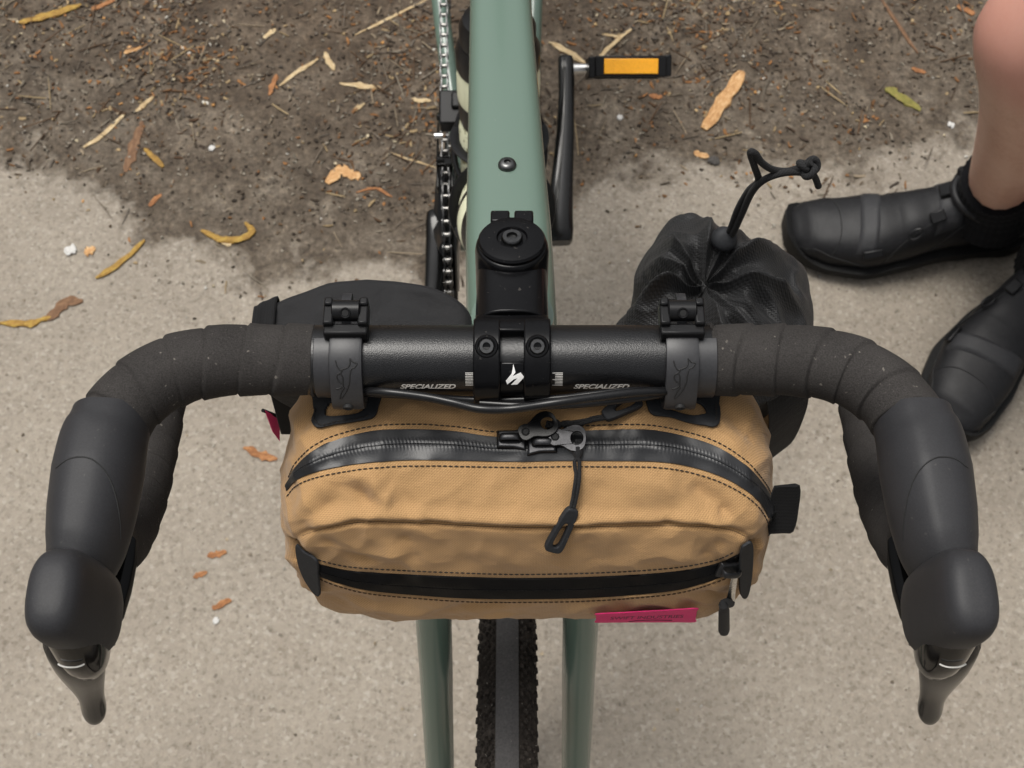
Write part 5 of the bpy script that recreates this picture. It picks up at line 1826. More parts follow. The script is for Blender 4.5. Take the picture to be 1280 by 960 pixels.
# ------------------------------------------------------------------ flat black pouch behind the bar (left of the stem)
def flat_pouch():
    o = thing('flat_pouch', 'flat black cloth pouch with pink tag between bar tape and stem', 'pouch', (-0.076, 0.038, 0.80))
    top = [(322, 392), (326, 382), (345, 375), (375, 366), (405, 356), (435, 349), (470, 348), (505, 352), (540, 359), (575, 369), (602, 381)]
    W = [at_z(x, y, 0.928) for x, y in top]
    m = 60
    far = crom(W, n=8)
    xs0, xs1 = -0.1285, -0.0190
    def fy(x):
        for a, b in zip(far, far[1:]):
            if x <= b.x:
                return a.y + (b.y - a.y) * max(0, min(1, (x - a.x) / max(1e-6, b.x - a.x)))
        return far[-1].y
    n = 120
    def ring(k, z, sag=0):
        pts = []
        cx, hx = (xs0 + xs1) / 2, (xs1 - xs0) / 2
        for j in range(n):
            a = 2 * math.pi * j / n
            x = cx + hx * k * sgnpow(math.cos(a), 0.45)
            yn, yf = 0.0125, fy(x)
            yc, hy = (yn + yf) / 2, (yf - yn) / 2
            y = yc + hy * k * sgnpow(math.sin(a), 0.30)
            w_ = 0.0016 * noise.noise(Vector((x * 40, y * 60, z * 40 + 5)))
            rg = 0.5 - min(1, 2.2 * abs(noise.noise(Vector((x * 34 + y * 20, y * 40, 2)))))
            pts.append(Vector((x, y + w_, z + (0.0030 * noise.noise(Vector((x * 30, y * 50, 2))) + 0.0040 * rg * (1 - 0.5 * k) - sag * (1 - k)))))
        return pts
    rings = [ring(0.3, 0.823), ring(0.74, 0.821), ring(0.78, 0.826), ring(0.82, 0.85), ring(0.88, 0.88), ring(0.96, 0.905), ring(1.0, 0.922), ring(0.975, 0.9285)]
    for k in (0.9, 0.8, 0.65, 0.5, 0.3, 0.1, 0.01):
        rings.append(ring(k, 0.930, 0.004))
    uv = []
    for r_ in rings:
        uv += [(p.x + p.z * 0.3, p.y + p.z) for p in r_]
    m_ = MB().loft(rings, True, False, uv).build('body', M['black_weave_flat'], o, angle=180)
    # binding over the outer end
    rings = []
    for i in range(9):
        t = i / 8
        x = xs0 - 0.0012 + 0.0115 * t
        yf = fy(max(x, xs0 + 0.001))
        P = [Vector((x, 0.012, 0.915)), Vector((x, 0.0115, 0.928)), Vector((x, yf * 0.5 + 0.006, 0.9315)), Vector((x, yf + 0.0002, 0.9295)), Vector((x, yf + 0.0010, 0.920)), Vector((x, yf - 0.001, 0.906))]
        rings.append([p + Vector((0, 0, 0.0006 * math.sin(9 * t))) for p in crom(P, n=4)])
    v = [p for r_ in rings for p in r_]
    k = len(rings[0])
    b = MB()
    b.add(v, [(i * k + j, i * k + j + 1, (i + 1) * k + j + 1, (i + 1) * k + j) for i in range(8) for j in range(k - 1)], [(p.x, p.y + p.z) for p in v])
    b.build('binding', M['webbing'], o, solid=0.0012)
    # side strap and pink tag sticking out
    b = MB()
    b.box((-0.1185, 0.018, 0.885), (0.010, 0.004, 0.050), Matrix.Rotation(R(-8), 3, 'X'))
    b.build('side_strap', M['webbing'], o, bevel=0.0008)
    t0 = [at_y(331, 513, 0.016), at_y(349, 521, 0.020), at_y(349, 551, 0.018), at_y(341, 540, 0.016)]
    nn = (t0[1] - t0[0]).cross(t0[3] - t0[0]).normalized() * 0.0006
    b = MB()
    b.add([p + nn for p in t0] + [p - nn for p in t0], [(0, 1, 2, 3), (7, 6, 5, 4), (0, 4, 5, 1), (1, 5, 6, 2), (2, 6, 7, 3), (3, 7, 4, 0)])
    b.build('tag', M['pink'], o, smooth=False)
    e = [t0[0], t0[1]]
    MB().tube([e[0] - Vector((0.001, 0, 0)), e[1]], 0.0010, 8).build('tag_binding', M['webbing'], o)
M['black_weave_flat'] = woven('black_softshell', (0.013, 0.013, 0.014), (0.008, 0.008, 0.009), 0.0009, rough=0.7, bs=0.3, spec=0.2)
flat_pouch()

# ------------------------------------------------------------------ person: bare legs, black socks and shoes
TOE1 = at_z(984, 288, 0.03)
DIR1 = Vector((1, 0.02, 0)).normalized()
TOE2 = at_z(1178, 532, 0.03)
DIR2 = Vector((0.62, 0.785, 0)).normalized()
person = thing('person', 'person standing beside the bicycle in black cycling shoes and short black socks', 'person', (TOE1.x + 0.25, TOE1.y - 0.12, 0))
LS = 0.300
WID = [(0, 0.014), (0.02, 0.026), (0.07, 0.038), (0.16, 0.046), (0.30, 0.0500), (0.45, 0.0440), (0.60, 0.0375), (0.78, 0.0345), (0.90, 0.0335), (0.97, 0.027), (1, 0.016)]
TOP = [(0, 0.036), (0.03, 0.046), (0.10, 0.058), (0.22, 0.066), (0.34, 0.076), (0.46, 0.090), (0.58, 0.106), (0.66, 0.116), (0.76, 0.112), (0.88, 0.106), (0.96, 0.104), (1, 0.096)]
BOT = [(0, 0.022), (0.05, 0.016), (0.15, 0.011), (0.35, 0.011), (0.5, 0.018), (0.65, 0.020), (0.75, 0.012), (1, 0.014)]
def shoe(toe, d, side):
    """side: +1 puts the inner edge on the left hand of the walking direction"""
    fwd = -d
    lat = Vector((-fwd.y, fwd.x, 0)) * side
    o = Vector((toe.x, toe.y, 0))
    def pt(s, a, off=0.0):
        wd, tp, bt = lerp_tab(WID, s) * 0.95, lerp_tab(TOP, s) * (0.94 + 0.06 * sm(0.3, 0.6, s)), lerp_tab(BOT, s)
        bend = side * 0 + 0.012 * math.sin(math.pi * min(1, s * 1.3)) - 0.004
        ca, sa = math.cos(a), math.sin(a)
        zc = bt + (tp - bt) * 0.42
        hz = (tp - zc) if sa > 0 else (zc - bt)
        k = 1.0 - 0.10 * max(0, sa) * sm(0.3, 0.7, s)
        y = (wd + off) * sgnpow(ca, 0.82) * k
        z = zc + (hz + off) * sgnpow(sa, 0.86)
        return o + d * (s * LS) + lat * (y + bend) + Vector((0, 0, z))
    ss = [0.0, 0.006, 0.02, 0.05] + list(np.linspace(0.09, 0.93, 36)) + [0.955, 0.975, 0.99, 1.0]
    n = 40
    se = part_empty('shoe', person)
    rings = [[pt(s, 2 * math.pi * j / n, 0.0007 * noise.noise(Vector((s * 14, j * 0.3, side)))) for j in range(n)] for s in ss]
    MB().loft(rings).build('upper', M['shoe'], se, angle=180)
    # sole with blocks
    rings = []
    for s in ss:
        wd, bt = lerp_tab(WID, s) * 1.05 + 0.0015, lerp_tab(BOT, s)
        bend = 0.012 * math.sin(math.pi * min(1, s * 1.3)) - 0.004
        c = o + d * (s * LS * 1.015 - 0.003) + lat * bend
        zt = bt + 0.012 + 0.010 * (1 - sm(0, 0.1, s)) + 0.006 * sm(0.7, 1, s)
        zb = max(0.0045, bt - 0.009)
        rings.append([c + lat * (wd * x) + Vector((0, 0, z)) for x, z in ((-1.0, zt), (-1.02, (zt + zb) / 2), (-0.9, zb), (0.9, zb), (1.02, (zt + zb) / 2), (1.0, zt))])
    MB().loft(rings).build('sole', M['sole'], se, angle=50)
    lg = MB()
    for s in (0.06, 0.14, 0.22, 0.30, 0.38, 0.76, 0.84, 0.92):
        for q in (-1, 1):
            wd = lerp_tab(WID, s)
            bend = 0.012 * math.sin(math.pi * min(1, s * 1.3)) - 0.004
            lg.box(o + d * (s * LS) + lat * (bend + q * wd * 0.62) + Vector((0, 0, 0.0045)), (0.016, wd * 0.5, 0.009), Matrix((d, lat, Vector((0, 0, 1)))).transposed())
    lg.build('sole_lugs', M['sole'], se, bevel=0.001)
    def band(s0, s1, a0, a1, off, nm, mt, parent, skew=0.0, na=14, nsx=5):
        vs = []
        for i in range(nsx + 1):
            for j in range(na + 1):
                t = j / na
                s = s0 + (s1 - s0) * i / nsx + skew * (t - 0.5)
                edge = 0.0 if (i in (0, nsx) or j in (0, na)) else 1.0
                vs.append(pt(s, a0 + (a1 - a0) * t, off * (0.1 + 0.9 * edge)))
        b = MB()
        b.add(vs, [(i * (na + 1) + j, i * (na + 1) + j + 1, (i + 1) * (na + 1) + j + 1, (i + 1) * (na + 1) + j) for i in range(nsx) for j in range(na)])
        return b.build(nm, mt, parent, angle=60)
    band(0.0, 0.10, R(-15), R(195), 0.0008, 'toe_cap', M['shoe'], se, 0, 24, 7)
    band(0.275, 0.350, R(30), R(150), 0.0024, 'strap', M['shoe_grey'], se, 0.05, 14, 8)
    band(0.42, 0.54, R(40), R(150), 0.0006, 'lace_guard', M['shoe'], se, -0.02, 14, 8)
    band(0.56, 0.66, R(25), R(160), 0.0022, 'ankle_strap', M['shoe_grey'], se, 0.02, 14, 8)
    band(0.86, 1.0, R(-10), R(190), 0.0010, 'heel_counter', M['shoe_grey'], se, 0, 24, 6)
    def seam(SA, nm, r=0.0007, off=0.0001, mt='line'):
        P = [pt(x.x, x.y, off) for x in crom([(a, b, 0) for a, b in SA], n=8)]
        MB().tube(P, r, 6).build(nm, M[mt], se)
    for q in (1, -1):
        A_ = (lambda d_: R(90 - q * d_))
        seam([(0.03, A_(70)), (0.10, A_(62)), (0.20, A_(78)), (0.30, A_(92))], 'seam')
        seam([(0.36, A_(95)), (0.42, A_(60)), (0.50, A_(40)), (0.60, A_(34))], 'seam')
        seam([(0.55, A_(100)), (0.64, A_(70)), (0.72, A_(58)), (0.80, A_(62))], 'seam')
        seam([(0.80, A_(105)), (0.84, A_(80)), (0.86, A_(55))], 'seam')
    seam([(0.16, R(25)), (0.19, R(60)), (0.20, R(90)), (0.19, R(120)), (0.16, R(155))], 'seam')
    # strap keeper and buckle block over the instep
    for s_, a_, sz in ((0.315, 32, (0.024, 0.010, 0.004)), (0.61, 100, (0.030, 0.020, 0.008)), (0.55, 62, (0.018, 0.014, 0.004))):
        q = pt(s_, R(a_), 0.0035)
        t1 = (pt(s_ + 0.02, R(a_), 0.0035) - q).normalized()
        t2 = (pt(s_, R(a_) + 0.15, 0.0035) - q); t2 = (t2 - t1 * t2.dot(t1)).normalized()
        MB().box(q, sz, Matrix((t1, t2, t1.cross(t2))).transposed()).build('buckle', M['plastic'], se, bevel=0.0015)
    # dial on the instep and a ring on the side strap
    p = pt(0.665, R(118), 0.004)
    up = (pt(0.665, R(118), 0.02) - pt(0.665, R(118), 0.0)).normalized()
    MB().lathe([(0.0120, -0.003), (0.0125, 0.001), (0.0105, 0.0035), (0.0105, 0.0105), (0.0095, 0.0122), (0.0005, 0.0126)], p, up, 24).build('dial', M['plastic'], se)
    for s_, a_ in ((0.47, R(48)),):
        q = pt(s_, a_, 0.006)
        t1 = (pt(s_ + 0.02, a_, 0.006) - q).normalized()
        t2 = (pt(s_, a_ + 0.2, 0.006) - q).normalized()
        P = [q + t1 * (0.0085 * math.cos(t)) + t2 * (0.0055 * math.sin(t)) for t in np.linspace(0, 2 * math.pi, 24, endpoint=False)]
        MB().tube(P, 0.0014, 8, closed=True).build('strap_ring', M['plastic'], se)
    ank = o + d * (LS * 0.775) + lat * 0.004
    # collar of the shoe
    P = [ank + d * (0.050 * math.cos(t)) + lat * (0.037 * math.sin(t)) + Vector((0, 0, 0.108 - 0.010 * math.cos(t))) for t in np.linspace(0, 2 * math.pi, 40, endpoint=False)]
    MB().tube(P, 0.0052, 10, closed=True).build('collar', M['shoe'], se)
    return ank, lat
A1, lat1 = shoe(TOE1, DIR1, 1)
A2, lat2 = shoe(TOE2, DIR2, -1)
AN1 = A1 + Vector((0, 0, 0.125))
KN1 = at_z(1283, 52, 0.50)
AN2 = A2 + Vector((0, 0, 0.125))
KN2 = AN2 + Vector((-0.02, 0.0, 0.37))
HIP = Vector((AN1.x + 0.17, (AN1.y + AN2.y) / 2 - 0.02, 0.90))
H1, H2 = HIP + Vector((0.0, 0.09, 0)), HIP + Vector((0.0, -0.09, 0))
def skinned(name, pts, edges, rad, mat, parent, root=0, sub=2, dens=None):
    me = bpy.data.meshes.new(name)
    me.from_pydata([tuple(p) for p in pts], edges, [])
    ob = bpy.data.objects.new(name, me)
    col.objects.link(ob)
    md = ob.modifiers.new('skin', 'SKIN')
    md.use_smooth_shade = True
    for i, v in enumerate(me.skin_vertices[0].data):
        v.radius = rad[i] if isinstance(rad[i], tuple) else (rad[i], rad[i])
        v.use_root = (i == root)
    sb = ob.modifiers.new('sub', 'SUBSURF')
    sb.levels = sb.render_levels = sub
    dg = bpy.context.evaluated_depsgraph_get(); dg.update()
    m2 = bpy.data.meshes.new_from_object(ob.evaluated_get(dg))
    bpy.data.objects.remove(ob)
    m2.name = name
    m2.materials.clear()
    m2.materials.append(mat)
    for p in m2.polygons:
        p.use_smooth = True
    uvl = m2.uv_layers.new(name='UVMap') if not m2.uv_layers else m2.uv_layers[0]
    for lp in m2.loops:
        c = m2.vertices[lp.vertex_index].co
        uvl.data[lp.index].uv = (c.x + c.y, c.z)
    o = bpy.data.objects.new(name, m2)
    col.objects.link(o)
    set_parent(o, parent)
    return o
def leg_chain(an, kn, hp):
    mid = lambda a, b, t: a.lerp(b, t)
    back = Vector((0.018, 0, 0))
    return ([an - Vector((-0.012, 0, 0.085)), an, mid(an, kn, 0.22) + back * 0.3, mid(an, kn, 0.50) + back, mid(an, kn, 0.72) + back * 0.9, mid(an, kn, 0.88) + back * 0.2, kn, mid(kn, hp, 0.12), mid(kn, hp, 0.5), hp],
            [0.034, 0.038, 0.042, 0.053, 0.055, 0.048, 0.063, 0.060, 0.076, 0.090])
p1, r1 = leg_chain(AN1, KN1, H1)
p2, r2 = leg_chain(AN2, KN2, H2)
pts = [HIP + Vector((0, 0, 0.03)), HIP + Vector((0, 0, 0.16))] + list(reversed(p1)) + list(reversed(p2))
rad = [0.125, (0.14, 0.11)] + list(reversed(r1)) + list(reversed(r2))
ed = [(0, 1), (0, 2)] + [(2 + i, 3 + i) for i in range(9)] + [(0, 12)] + [(12 + i, 13 + i) for i in range(9)]
body = skinned('body', pts, ed, rad, M['skin'], person)
for an, kn in ((AN1, KN1), (AN2, KN2)):
    dv = (kn - an).normalized()
    c = crom([an - Vector((-0.006, 0, 0.060)), an - Vector((-0.003, 0, 0.02)), an + dv * 0.012, an + dv * 0.030], n=8)
    rr_ = [0.0465 - 0.003 * i / (len(c) - 1) + 0.0006 * math.sin(i * 1.7) for i in range(len(c))]
    mb = MB()
    mb.tube(c, rr_, 144, uv=True, rfun=lambda q, a: 1 + 0.016 * math.cos(36 * a))
    top = [c[-1] + p for p in []]
    mb.build('sock', M['sock'], person, angle=60)
# shorts
q1 = [HIP + Vector((0, 0, 0.03)), HIP + Vector((0, 0, 0.17)), H1, KN1.lerp(H1, 0.5), KN1.lerp(H1, 0.30), H2, KN2.lerp(H2, 0.5), KN2.lerp(H2, 0.30)]
skinned('shorts', q1, [(0, 1), (0, 2), (2, 3), (3, 4), (0, 5), (5, 6), (6, 7)], [0.140, (0.15, 0.12), 0.105, 0.095, 0.088, 0.105, 0.095, 0.088], M['shorts'], person)

# ------------------------------------------------------------------ things lying on the ground
def gz(x, y):
    return ground_z(x, y)
def piece(name, P, wd, th, mat, label, cat, group, seed, taper=0.5, flat=True, curl=0.0, n=9):
    """a chip, twig or leaf between pixel points, lying on the ground"""
    rng = random.Random(seed)
    W = [at_z(x, y, 0.006) for x, y in P]
    C = crom(W, n=5) if len(W) > 2 else [W[0].lerp(W[1], t) for t in np.linspace(0, 1, 11)]
    base = sum(C, Vector()) / len(C)
    L = sum((b - a).length for a, b in zip(C, C[1:]))
    ns = 7
    wd *= 0.85
    th *= 0.36
    rings = []
    m = len(C)
    for i, c in enumerate(C):
        t = i / (m - 1)
        T = (C[min(i + 1, m - 1)] - C[max(i - 1, 0)]).normalized()
        side = Vector((-T.y, T.x, 0))
        k = (1 - taper * abs(2 * t - 1) ** 3) * (1 + 0.30 * noise.noise(Vector((t * 6, seed, 0))) + 0.35 * noise.noise(Vector((t * 17, seed, 3))))
        if i in (0, m - 1):
            k *= 0.80
        wv = wd * k
        tv = th * (0.7 + 0.3 * k)
        zc = gz(c.x, c.y) + tv * 0.5 + curl * (4 * t * (1 - t)) + 0.0006
        off = side * (0.25 * wd * noise.noise(Vector((t * 4, seed * 1.7, 4))))
        ring = []
        for j in range(ns):
            a = 2 * math.pi * j / ns
            jit = 1 + 0.55 * noise.noise(Vector((t * 14, j * 1.9, seed)))
            ring.append(c + off + side * (wv * 0.5 * sgnpow(math.cos(a), 0.75) * jit) + Vector((0, 0, zc - c.z + tv * 0.5 * sgnpow(math.sin(a), 0.8) * jit)))
        rings.append(ring)
    b0 = Vector((base.x, base.y, 0))
    ang = math.atan2(C[-1].y - C[0].y, C[-1].x - C[0].x)
    rot = Matrix.Rotation(-ang, 3, 'Z')
    rings = [[rot @ (p - b0) for p in r] for r in rings]
    mb = MB().loft(rings)
    o = mb.build(name, mat, None, angle=22)
    o.location = b0
    o.rotation_euler = (0, 0, ang)
    o['label'] = label
    o['category'] = cat
    if group:
        o['group'] = group
    return o
G1, G2, G3, G4, G5 = 'pale straws on the soil', 'rusty bark chips on the asphalt', 'pale wood splinters on the soil', 'orange bark flakes on the soil', 'white pebbles on the ground'
LST = [
    ('twig', [(24, 29), (60, 22), (103, 9)], .013, .008, 'yellow_bark', 'thick yellow lichen-covered twig lying on dark soil', 'twig', None),
    ('bark_chip', [(114, 16), (150, -1)], .010, .004, 'rust_bark', 'long rusty bark strip lying just past the thick yellow twig', 'bark', None),
    ('bark_chip', [(156, 69), (178, 62)], .010, .005, 'orange_wood', 'stubby orange bark flake near the thick yellow twig', 'bark', G4),
    ('straw', [(103, 182), (130, 163), (155, 140)], .008, .004, 'pale_wood', 'pale tapering splinter pointing at the dry brown leaf', 'wood splinter', None),
    ('wood_splinter', [(169, 138), (192, 121)], .008, .004, 'pale_wood', 'short pale splinter at the tip of the narrow dry leaf', 'wood splinter', G3),
    ('dry_leaf', [(156, 212), (165, 185), (176, 150)], .014, .003, 'brown_bark', 'narrow curled dry brown leaf on soil', 'leaf', None),
    ('bark_chip', [(180, 184), (192, 195), (203, 208)], .009, .006, 'yellow_bark', 'stubby ochre bark curl beside the dry brown leaf', 'bark', None),
    ('catkin', [(251, 286), (275, 297), (300, 296), (314, 286), (306, 276)], .011, .009, 'yellow_bark', 'hook-shaped yellow catkin curled on the soil', 'catkin', None),
    ('wood_splinter', [(268, 296), (288, 304)], .008, .004, 'pale_wood', 'pale splinter tucked against the hooked yellow catkin', 'wood splinter', None),
    ('twig', [(118, 345), (150, 325), (180, 298)], .010, .008, 'yellow_bark', 'straight ochre catkin lying where soil meets asphalt', 'catkin', None),
    ('pebble', [(80, 314), (93, 306)], .016, .010, 'white_stone', 'large white pebble at the edge of the soil', 'pebble', None),
    ('bark_chip', [(104, 314), (118, 308)], .014, .006, 'orange_wood', 'round orange bark flake beside the large white pebble', 'bark', None),
    ('twig', [(-4, 401), (30, 402), (62, 394)], .011, .007, 'yellow_bark', 'mottled ochre twig on pale asphalt', 'twig', None),
    ('dry_leaf', [(58, 398), (78, 378), (102, 372)], .016, .006, 'brown_bark', 'crumpled dark brown leaf at the tip of a mottled twig', 'leaf', None),
    ('wood_chip', [(408, 228), (425, 212), (440, 218), (450, 222)], .018, .006, 'orange_wood', 'bright orange notched wood chip lying alone on soil', 'wood chip', None),
    ('straw', [(444, 47), (490, 24), (536, 1)], .005, .003, 'pale_wood', 'long pale straw lying on the soil left of the chain', 'straw', None),
    ('straw', [(350, 110), (372, 92), (398, 75)], .007, .004, 'pale_wood', 'thin forked pale straw between splinters on the soil', 'straw', None),
    ('wood_splinter', [(406, 68), (418, 90)], .009, .004, 'pale_wood', 'stout pale splinter just past the tip of the forked straw', 'wood splinter', G3),
    ('wood_splinter', [(425, 106), (455, 109), (476, 113)], .009, .004, 'pale_wood', 'long pale splinter with a broken white end on soil', 'wood splinter', None),
    ('wood_splinter', [(330, 50), (345, 39)], .008, .004, 'pale_wood', 'lone short pale splinter between the forked straw and the orange flake', 'wood splinter', G3),
    ('wood_splinter', [(515, 126), (539, 130)], .008, .005, 'pale_wood', 'short pale splinter right beside the front derailleur', 'wood splinter', G3),
    ('wood_splinter', [(441, 141), (456, 130)], .007, .004, 'pale_wood', 'short pale splinter beside the long broken-ended splinter', 'wood splinter', G3),
    ('bark_chip', [(337, 122), (346, 96)], .010, .004, 'rust_bark', 'rusty bark flake at the lower end of the forked straw', 'bark', G4),
    ('straw', [(488, 191), (515, 200), (545, 209)], .003, .002, 'pale_wood', 'hair-thin straw reaching under the chain', 'straw', None),
    ('wood_chip', [(881, 160), (905, 126), (928, 90)], .022, .013, 'orange_wood', 'large pale orange wood chip with split ends beside the amber pedal', 'wood chip', None),
    ('stick', [(686, 54), (712, 68), (737, 83)], .009, .006, 'pale_wood', 'pale peeled stick touching the amber pedal', 'stick', None),
    ('straw', [(744, 78), (762, 60), (789, 38)], .007, .005, 'pale_wood', 'long pale straw slanting away behind the amber pedal', 'straw', 'straws behind the pedal'),
    ('straw', [(752, 44), (775, 48)], .005, .004, 'pale_wood', 'short pale straw crossing a longer one behind the pedal', 'straw', 'straws behind the pedal'),
    ('wood_splinter', [(868, 188), (887, 193)], .010, .005, 'orange_wood', 'small orange splinter next to a dark pebble', 'wood splinter', None),
    ('pebble', [(886, 196), (900, 200)], .014, .010, 'dark_stone', 'dark round pebble next to a small orange splinter', 'pebble', None),
    ('moss_tuft', [(1107, 110), (1125, 120), (1152, 135)], .016, .007, 'green_moss', 'mossy green bark scrap lying on soil', 'bark', None),
    ('twig', [(1098, -4), (1122, 30), (1148, 66)], .006, .005, 'brown_bark', 'bent dark brown twig on the soil beside the leg', 'twig', None),
    ('bark_chip', [(1196, 8), (1218, 18)], .012, .004, 'rust_bark', 'rusty bark strip right beside the bare shin', 'bark', None),
    ('bark_chip', [(1140, 84), (1158, 89)], .008, .004, 'rust_bark', 'rusty bark flake beside the mossy green scrap', 'bark', G4),
    ('bark_chip', [(812, 117), (828, 120)], .009, .004, 'rust_bark', 'rusty bark flake just in front of the amber pedal', 'bark', G4),
    ('pebble', [(1186, 152), (1194, 155)], .010, .007, 'white_stone', 'small white pebble on the soil beside the bare shin', 'pebble', G5),
    ('pebble', [(772, 144), (778, 147)], .009, .006, 'white_stone', 'small white pebble between amber pedal and drawstring cord', 'pebble', G5),
    ('pebble', [(262, 184), (268, 187)], .010, .007, 'white_stone', 'small white pebble alone on soil beyond the hooked catkin', 'pebble', G5),
    ('bark_chip', [(258, 694), (282, 688)], .009, .004, 'rust_bark', 'rusty bark chip on asphalt, farthest of three from the white pebble', 'bark', G2),
    ('bark_chip', [(240, 720), (258, 713)], .007, .003, 'rust_bark', 'smallest rusty bark chip, between two others on the asphalt', 'bark', G2),
    ('bark_chip', [(264, 759), (288, 748)], .009, .004, 'rust_bark', 'rusty bark chip on asphalt touching the small white pebble', 'bark', G2),
    ('bark_chip', [(303, 558), (325, 566), (346, 571)], .011, .004, 'rust_bark', 'long rusty bark scrap on asphalt beside the tan bag', 'bark', None),
    ('pebble', [(266, 772), (272, 776)], .008, .005, 'white_stone', 'small white pebble on asphalt beside the rusty chips', 'pebble', G5),
    ('bark_chip', [(185, 255), (200, 240)], .008, .003, 'rust_bark', 'rusty bark flake between the dry leaf and the hooked catkin', 'bark', G4),
    ('bark_chip', [(445, 240), (470, 234), (490, 245)], .005, .003, 'rust_bark', 'thin red-brown bent stalk by the orange chip', 'stalk', None),
]
for i, (nm, P, wd, th, mt, lb, ct, gr) in enumerate(LST):
    piece(nm, P, wd, th, M[mt], lb, ct, gr, i * 3.7 + 1, taper=0.3 if nm in ('wood_chip', 'pebble') else 0.55)
# countless small bark and needle litter in the soil, and grit on the asphalt
def litter(name, N, place, sizes, tints, label, seed):
    rng = random.Random(seed)
    vs, fs, tc = [], [], []
    for _ in range(N):
        q = place(rng)
        if q is None:
            continue
        x, y = q
        L, W, H = sizes(rng)
        a = rng.uniform(0, math.pi * 2)
        tl = rng.uniform(-0.25, 0.25)
        c = Vector((x, y, gz(x, y) + H * 0.5 + abs(math.sin(tl)) * L * 0.35))
        e1 = Vector((math.cos(a) * math.cos(tl), math.sin(a) * math.cos(tl), math.sin(tl)))
        e2 = Vector((-math.sin(a), math.cos(a), rng.uniform(-0.3, 0.3))).normalized()
        e3 = e1.cross(e2)
        o = len(vs)
        k0, k1 = rng.uniform(0.3, 1), rng.uniform(0.3, 1)
        for sx, k in ((-1, k0), (0, 1.0), (1, k1)):
            bow = (0.25 * W if sx == 0 else 0)
            for sy, sz in ((-1, -1), (1, -1), (1, 1), (-1, 1)):
                vs.append(c + e1 * (sx * L / 2) + e2 * (sy * W / 2 * k + bow) + e3 * (sz * H / 2 * k))
        for b in (0, 4):
            for j in range(4):
                kx = (j + 1) % 4
                fs.append((o + b + j, o + b + kx, o + b + 4 + kx, o + b + 4 + j))
        fs += [(o + 3, o + 2, o + 1, o), (o + 8, o + 9, o + 10, o + 11)]
        t = rng.choice(tints)
        v = rng.uniform(0.6, 1.15)
        tc += [(t[0] * v, t[1] * v, t[2] * v, 1)] * 10
    me = bpy.data.meshes.new(name)
    me.from_pydata([tuple(p) for p in vs], [], fs)
    at = me.attributes.new('tint', 'FLOAT_COLOR', 'FACE')
    at.data.foreach_set('color', [k for t in tc for k in t])
    me.materials.append(M['litter'])
    o = bpy.data.objects.new(name, me)
    col.objects.link(o)
    o['kind'] = 'stuff'
    o['label'] = label
    return o
def soil_spot(rng):
    for _ in range(40):
        x, y = rng.uniform(-1.0, 1.1), rng.uniform(0.5, 1.75)
        d = dirt_at(x, y)
        dens = 0.0 if d < -0.04 else 0.07 + 0.93 * sm(0.03, 0.55, d)
        pat = 0.5 + 1.1 * noise.noise(Vector((x * 5, y * 5, 1.5))) + 0.5 * noise.noise(Vector((x * 16, y * 16, 7)))
        if rng.random() < dens * max(0.08, pat):
            return x, y
    return None
BR = [(0.20, 0.17, 0.13), (0.16, 0.13, 0.10), (0.12, 0.10, 0.08), (0.24, 0.19, 0.13), (0.075, 0.045, 0.026), (0.11, 0.06, 0.03), (0.17, 0.085, 0.035), (0.055, 0.038, 0.025), (0.26, 0.12, 0.045), (0.14, 0.10, 0.065), (0.33, 0.24, 0.13), (0.05, 0.035, 0.025), (0.09, 0.07, 0.05), (0.30, 0.14, 0.05)]
litter('bark_litter', 34000, soil_spot, lambda r: (r.uniform(0.003, 0.006 + 0.012 * r.random() ** 2), r.uniform(0.0012, 0.004), r.uniform(0.0008, 0.0022)), BR, 'scattered small bark and leaf litter in the soil', 5)
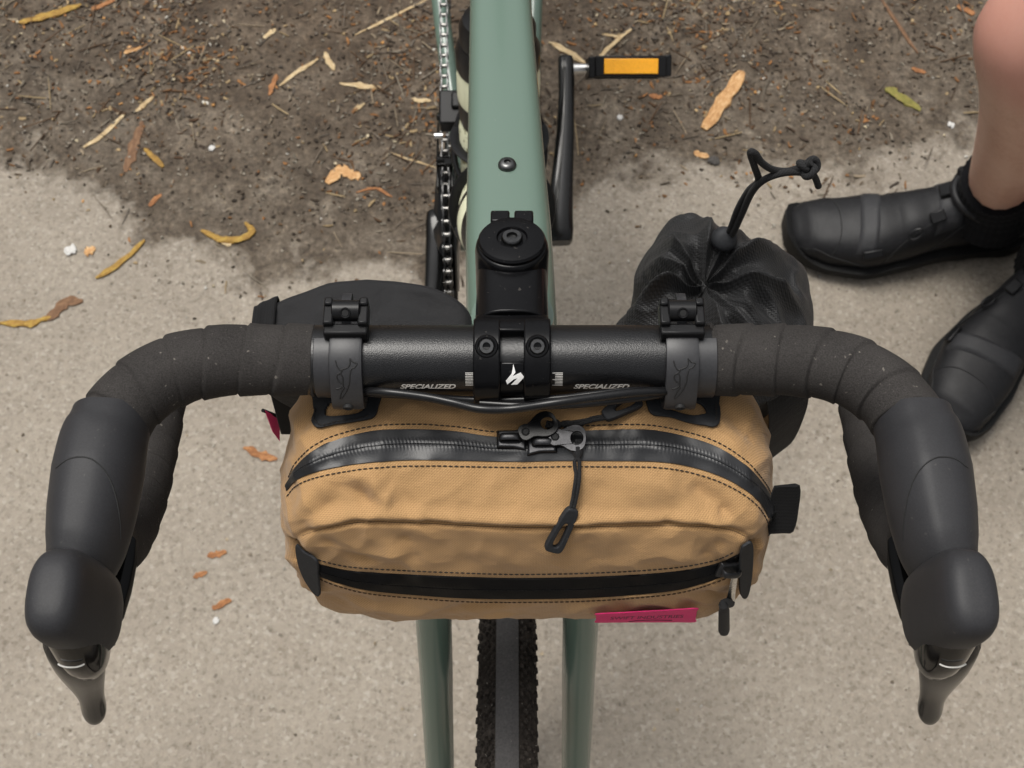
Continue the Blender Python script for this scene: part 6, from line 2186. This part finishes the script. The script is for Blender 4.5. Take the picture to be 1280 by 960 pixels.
litter('needle_litter', 3600, soil_spot, lambda r: (r.uniform(0.015, 0.05), r.uniform(0.0008, 0.0018), r.uniform(0.0008, 0.0015)), BR[:6] + [(0.36, 0.27, 0.15)], 'dry needles and thin stalks in the soil', 6)
litter('pale_crumbs', 1500, soil_spot, lambda r: (r.uniform(0.002, 0.006), r.uniform(0.0015, 0.004), r.uniform(0.001, 0.003)), [(0.52, 0.44, 0.30), (0.60, 0.57, 0.50), (0.45, 0.32, 0.16), (0.50, 0.26, 0.09)], 'pale crumbs of wood and grit in the soil', 8)
def soil_any(rng):
    x, y = rng.uniform(-1.0, 1.1), rng.uniform(0.45, 1.75)
    d = dirt_at(x, y) + 0.10 * noise.noise(Vector((x * 9, y * 9, 4)))
    return (x, y) if rng.random() < 0.10 + 0.9 * sm(0.0, 0.12, d) and d > -0.05 else None
litter('soil_crumbs', 22000, soil_any, lambda r: (r.uniform(0.0015, 0.0055), r.uniform(0.001, 0.0035), r.uniform(0.001, 0.0024)), [(0.17, 0.14, 0.105), (0.10, 0.078, 0.055), (0.055, 0.040, 0.028), (0.035, 0.026, 0.019), (0.22, 0.19, 0.15), (0.14, 0.085, 0.045), (0.28, 0.25, 0.20), (0.07, 0.055, 0.042)], 'small dark crumbs of soil and grit along the verge', 12)
def verge_spot(rng):
    x, y = rng.uniform(-2.4, 2.6), rng.uniform(0.8, 3.2)
    if -1.0 < x < 1.1 and y < 1.75:
        return None
    return (x, y) if dirt_at(x, y) > 0.08 else None
litter('verge_litter', 12000, verge_spot, lambda r: (r.uniform(0.004, 0.022), r.uniform(0.0015, 0.005), r.uniform(0.001, 0.003)), BR, 'bark and leaf litter further along the verge', 14)
def road_spot(rng):
    x, y = rng.uniform(-1.0, 1.1), rng.uniform(-0.3, 1.5)
    return (x, y) if dirt_at(x, y) < 0.12 else None
litter('asphalt_grit', 700, road_spot, lambda r: (r.uniform(0.0015, 0.0050), r.uniform(0.0015, 0.004), r.uniform(0.0008, 0.0022)), [(0.36, 0.33, 0.28), (0.28, 0.24, 0.19), (0.22, 0.18, 0.14), (0.15, 0.12, 0.09), (0.46, 0.44, 0.40), (0.32, 0.26, 0.18)], 'fine loose grit on the asphalt', 9)
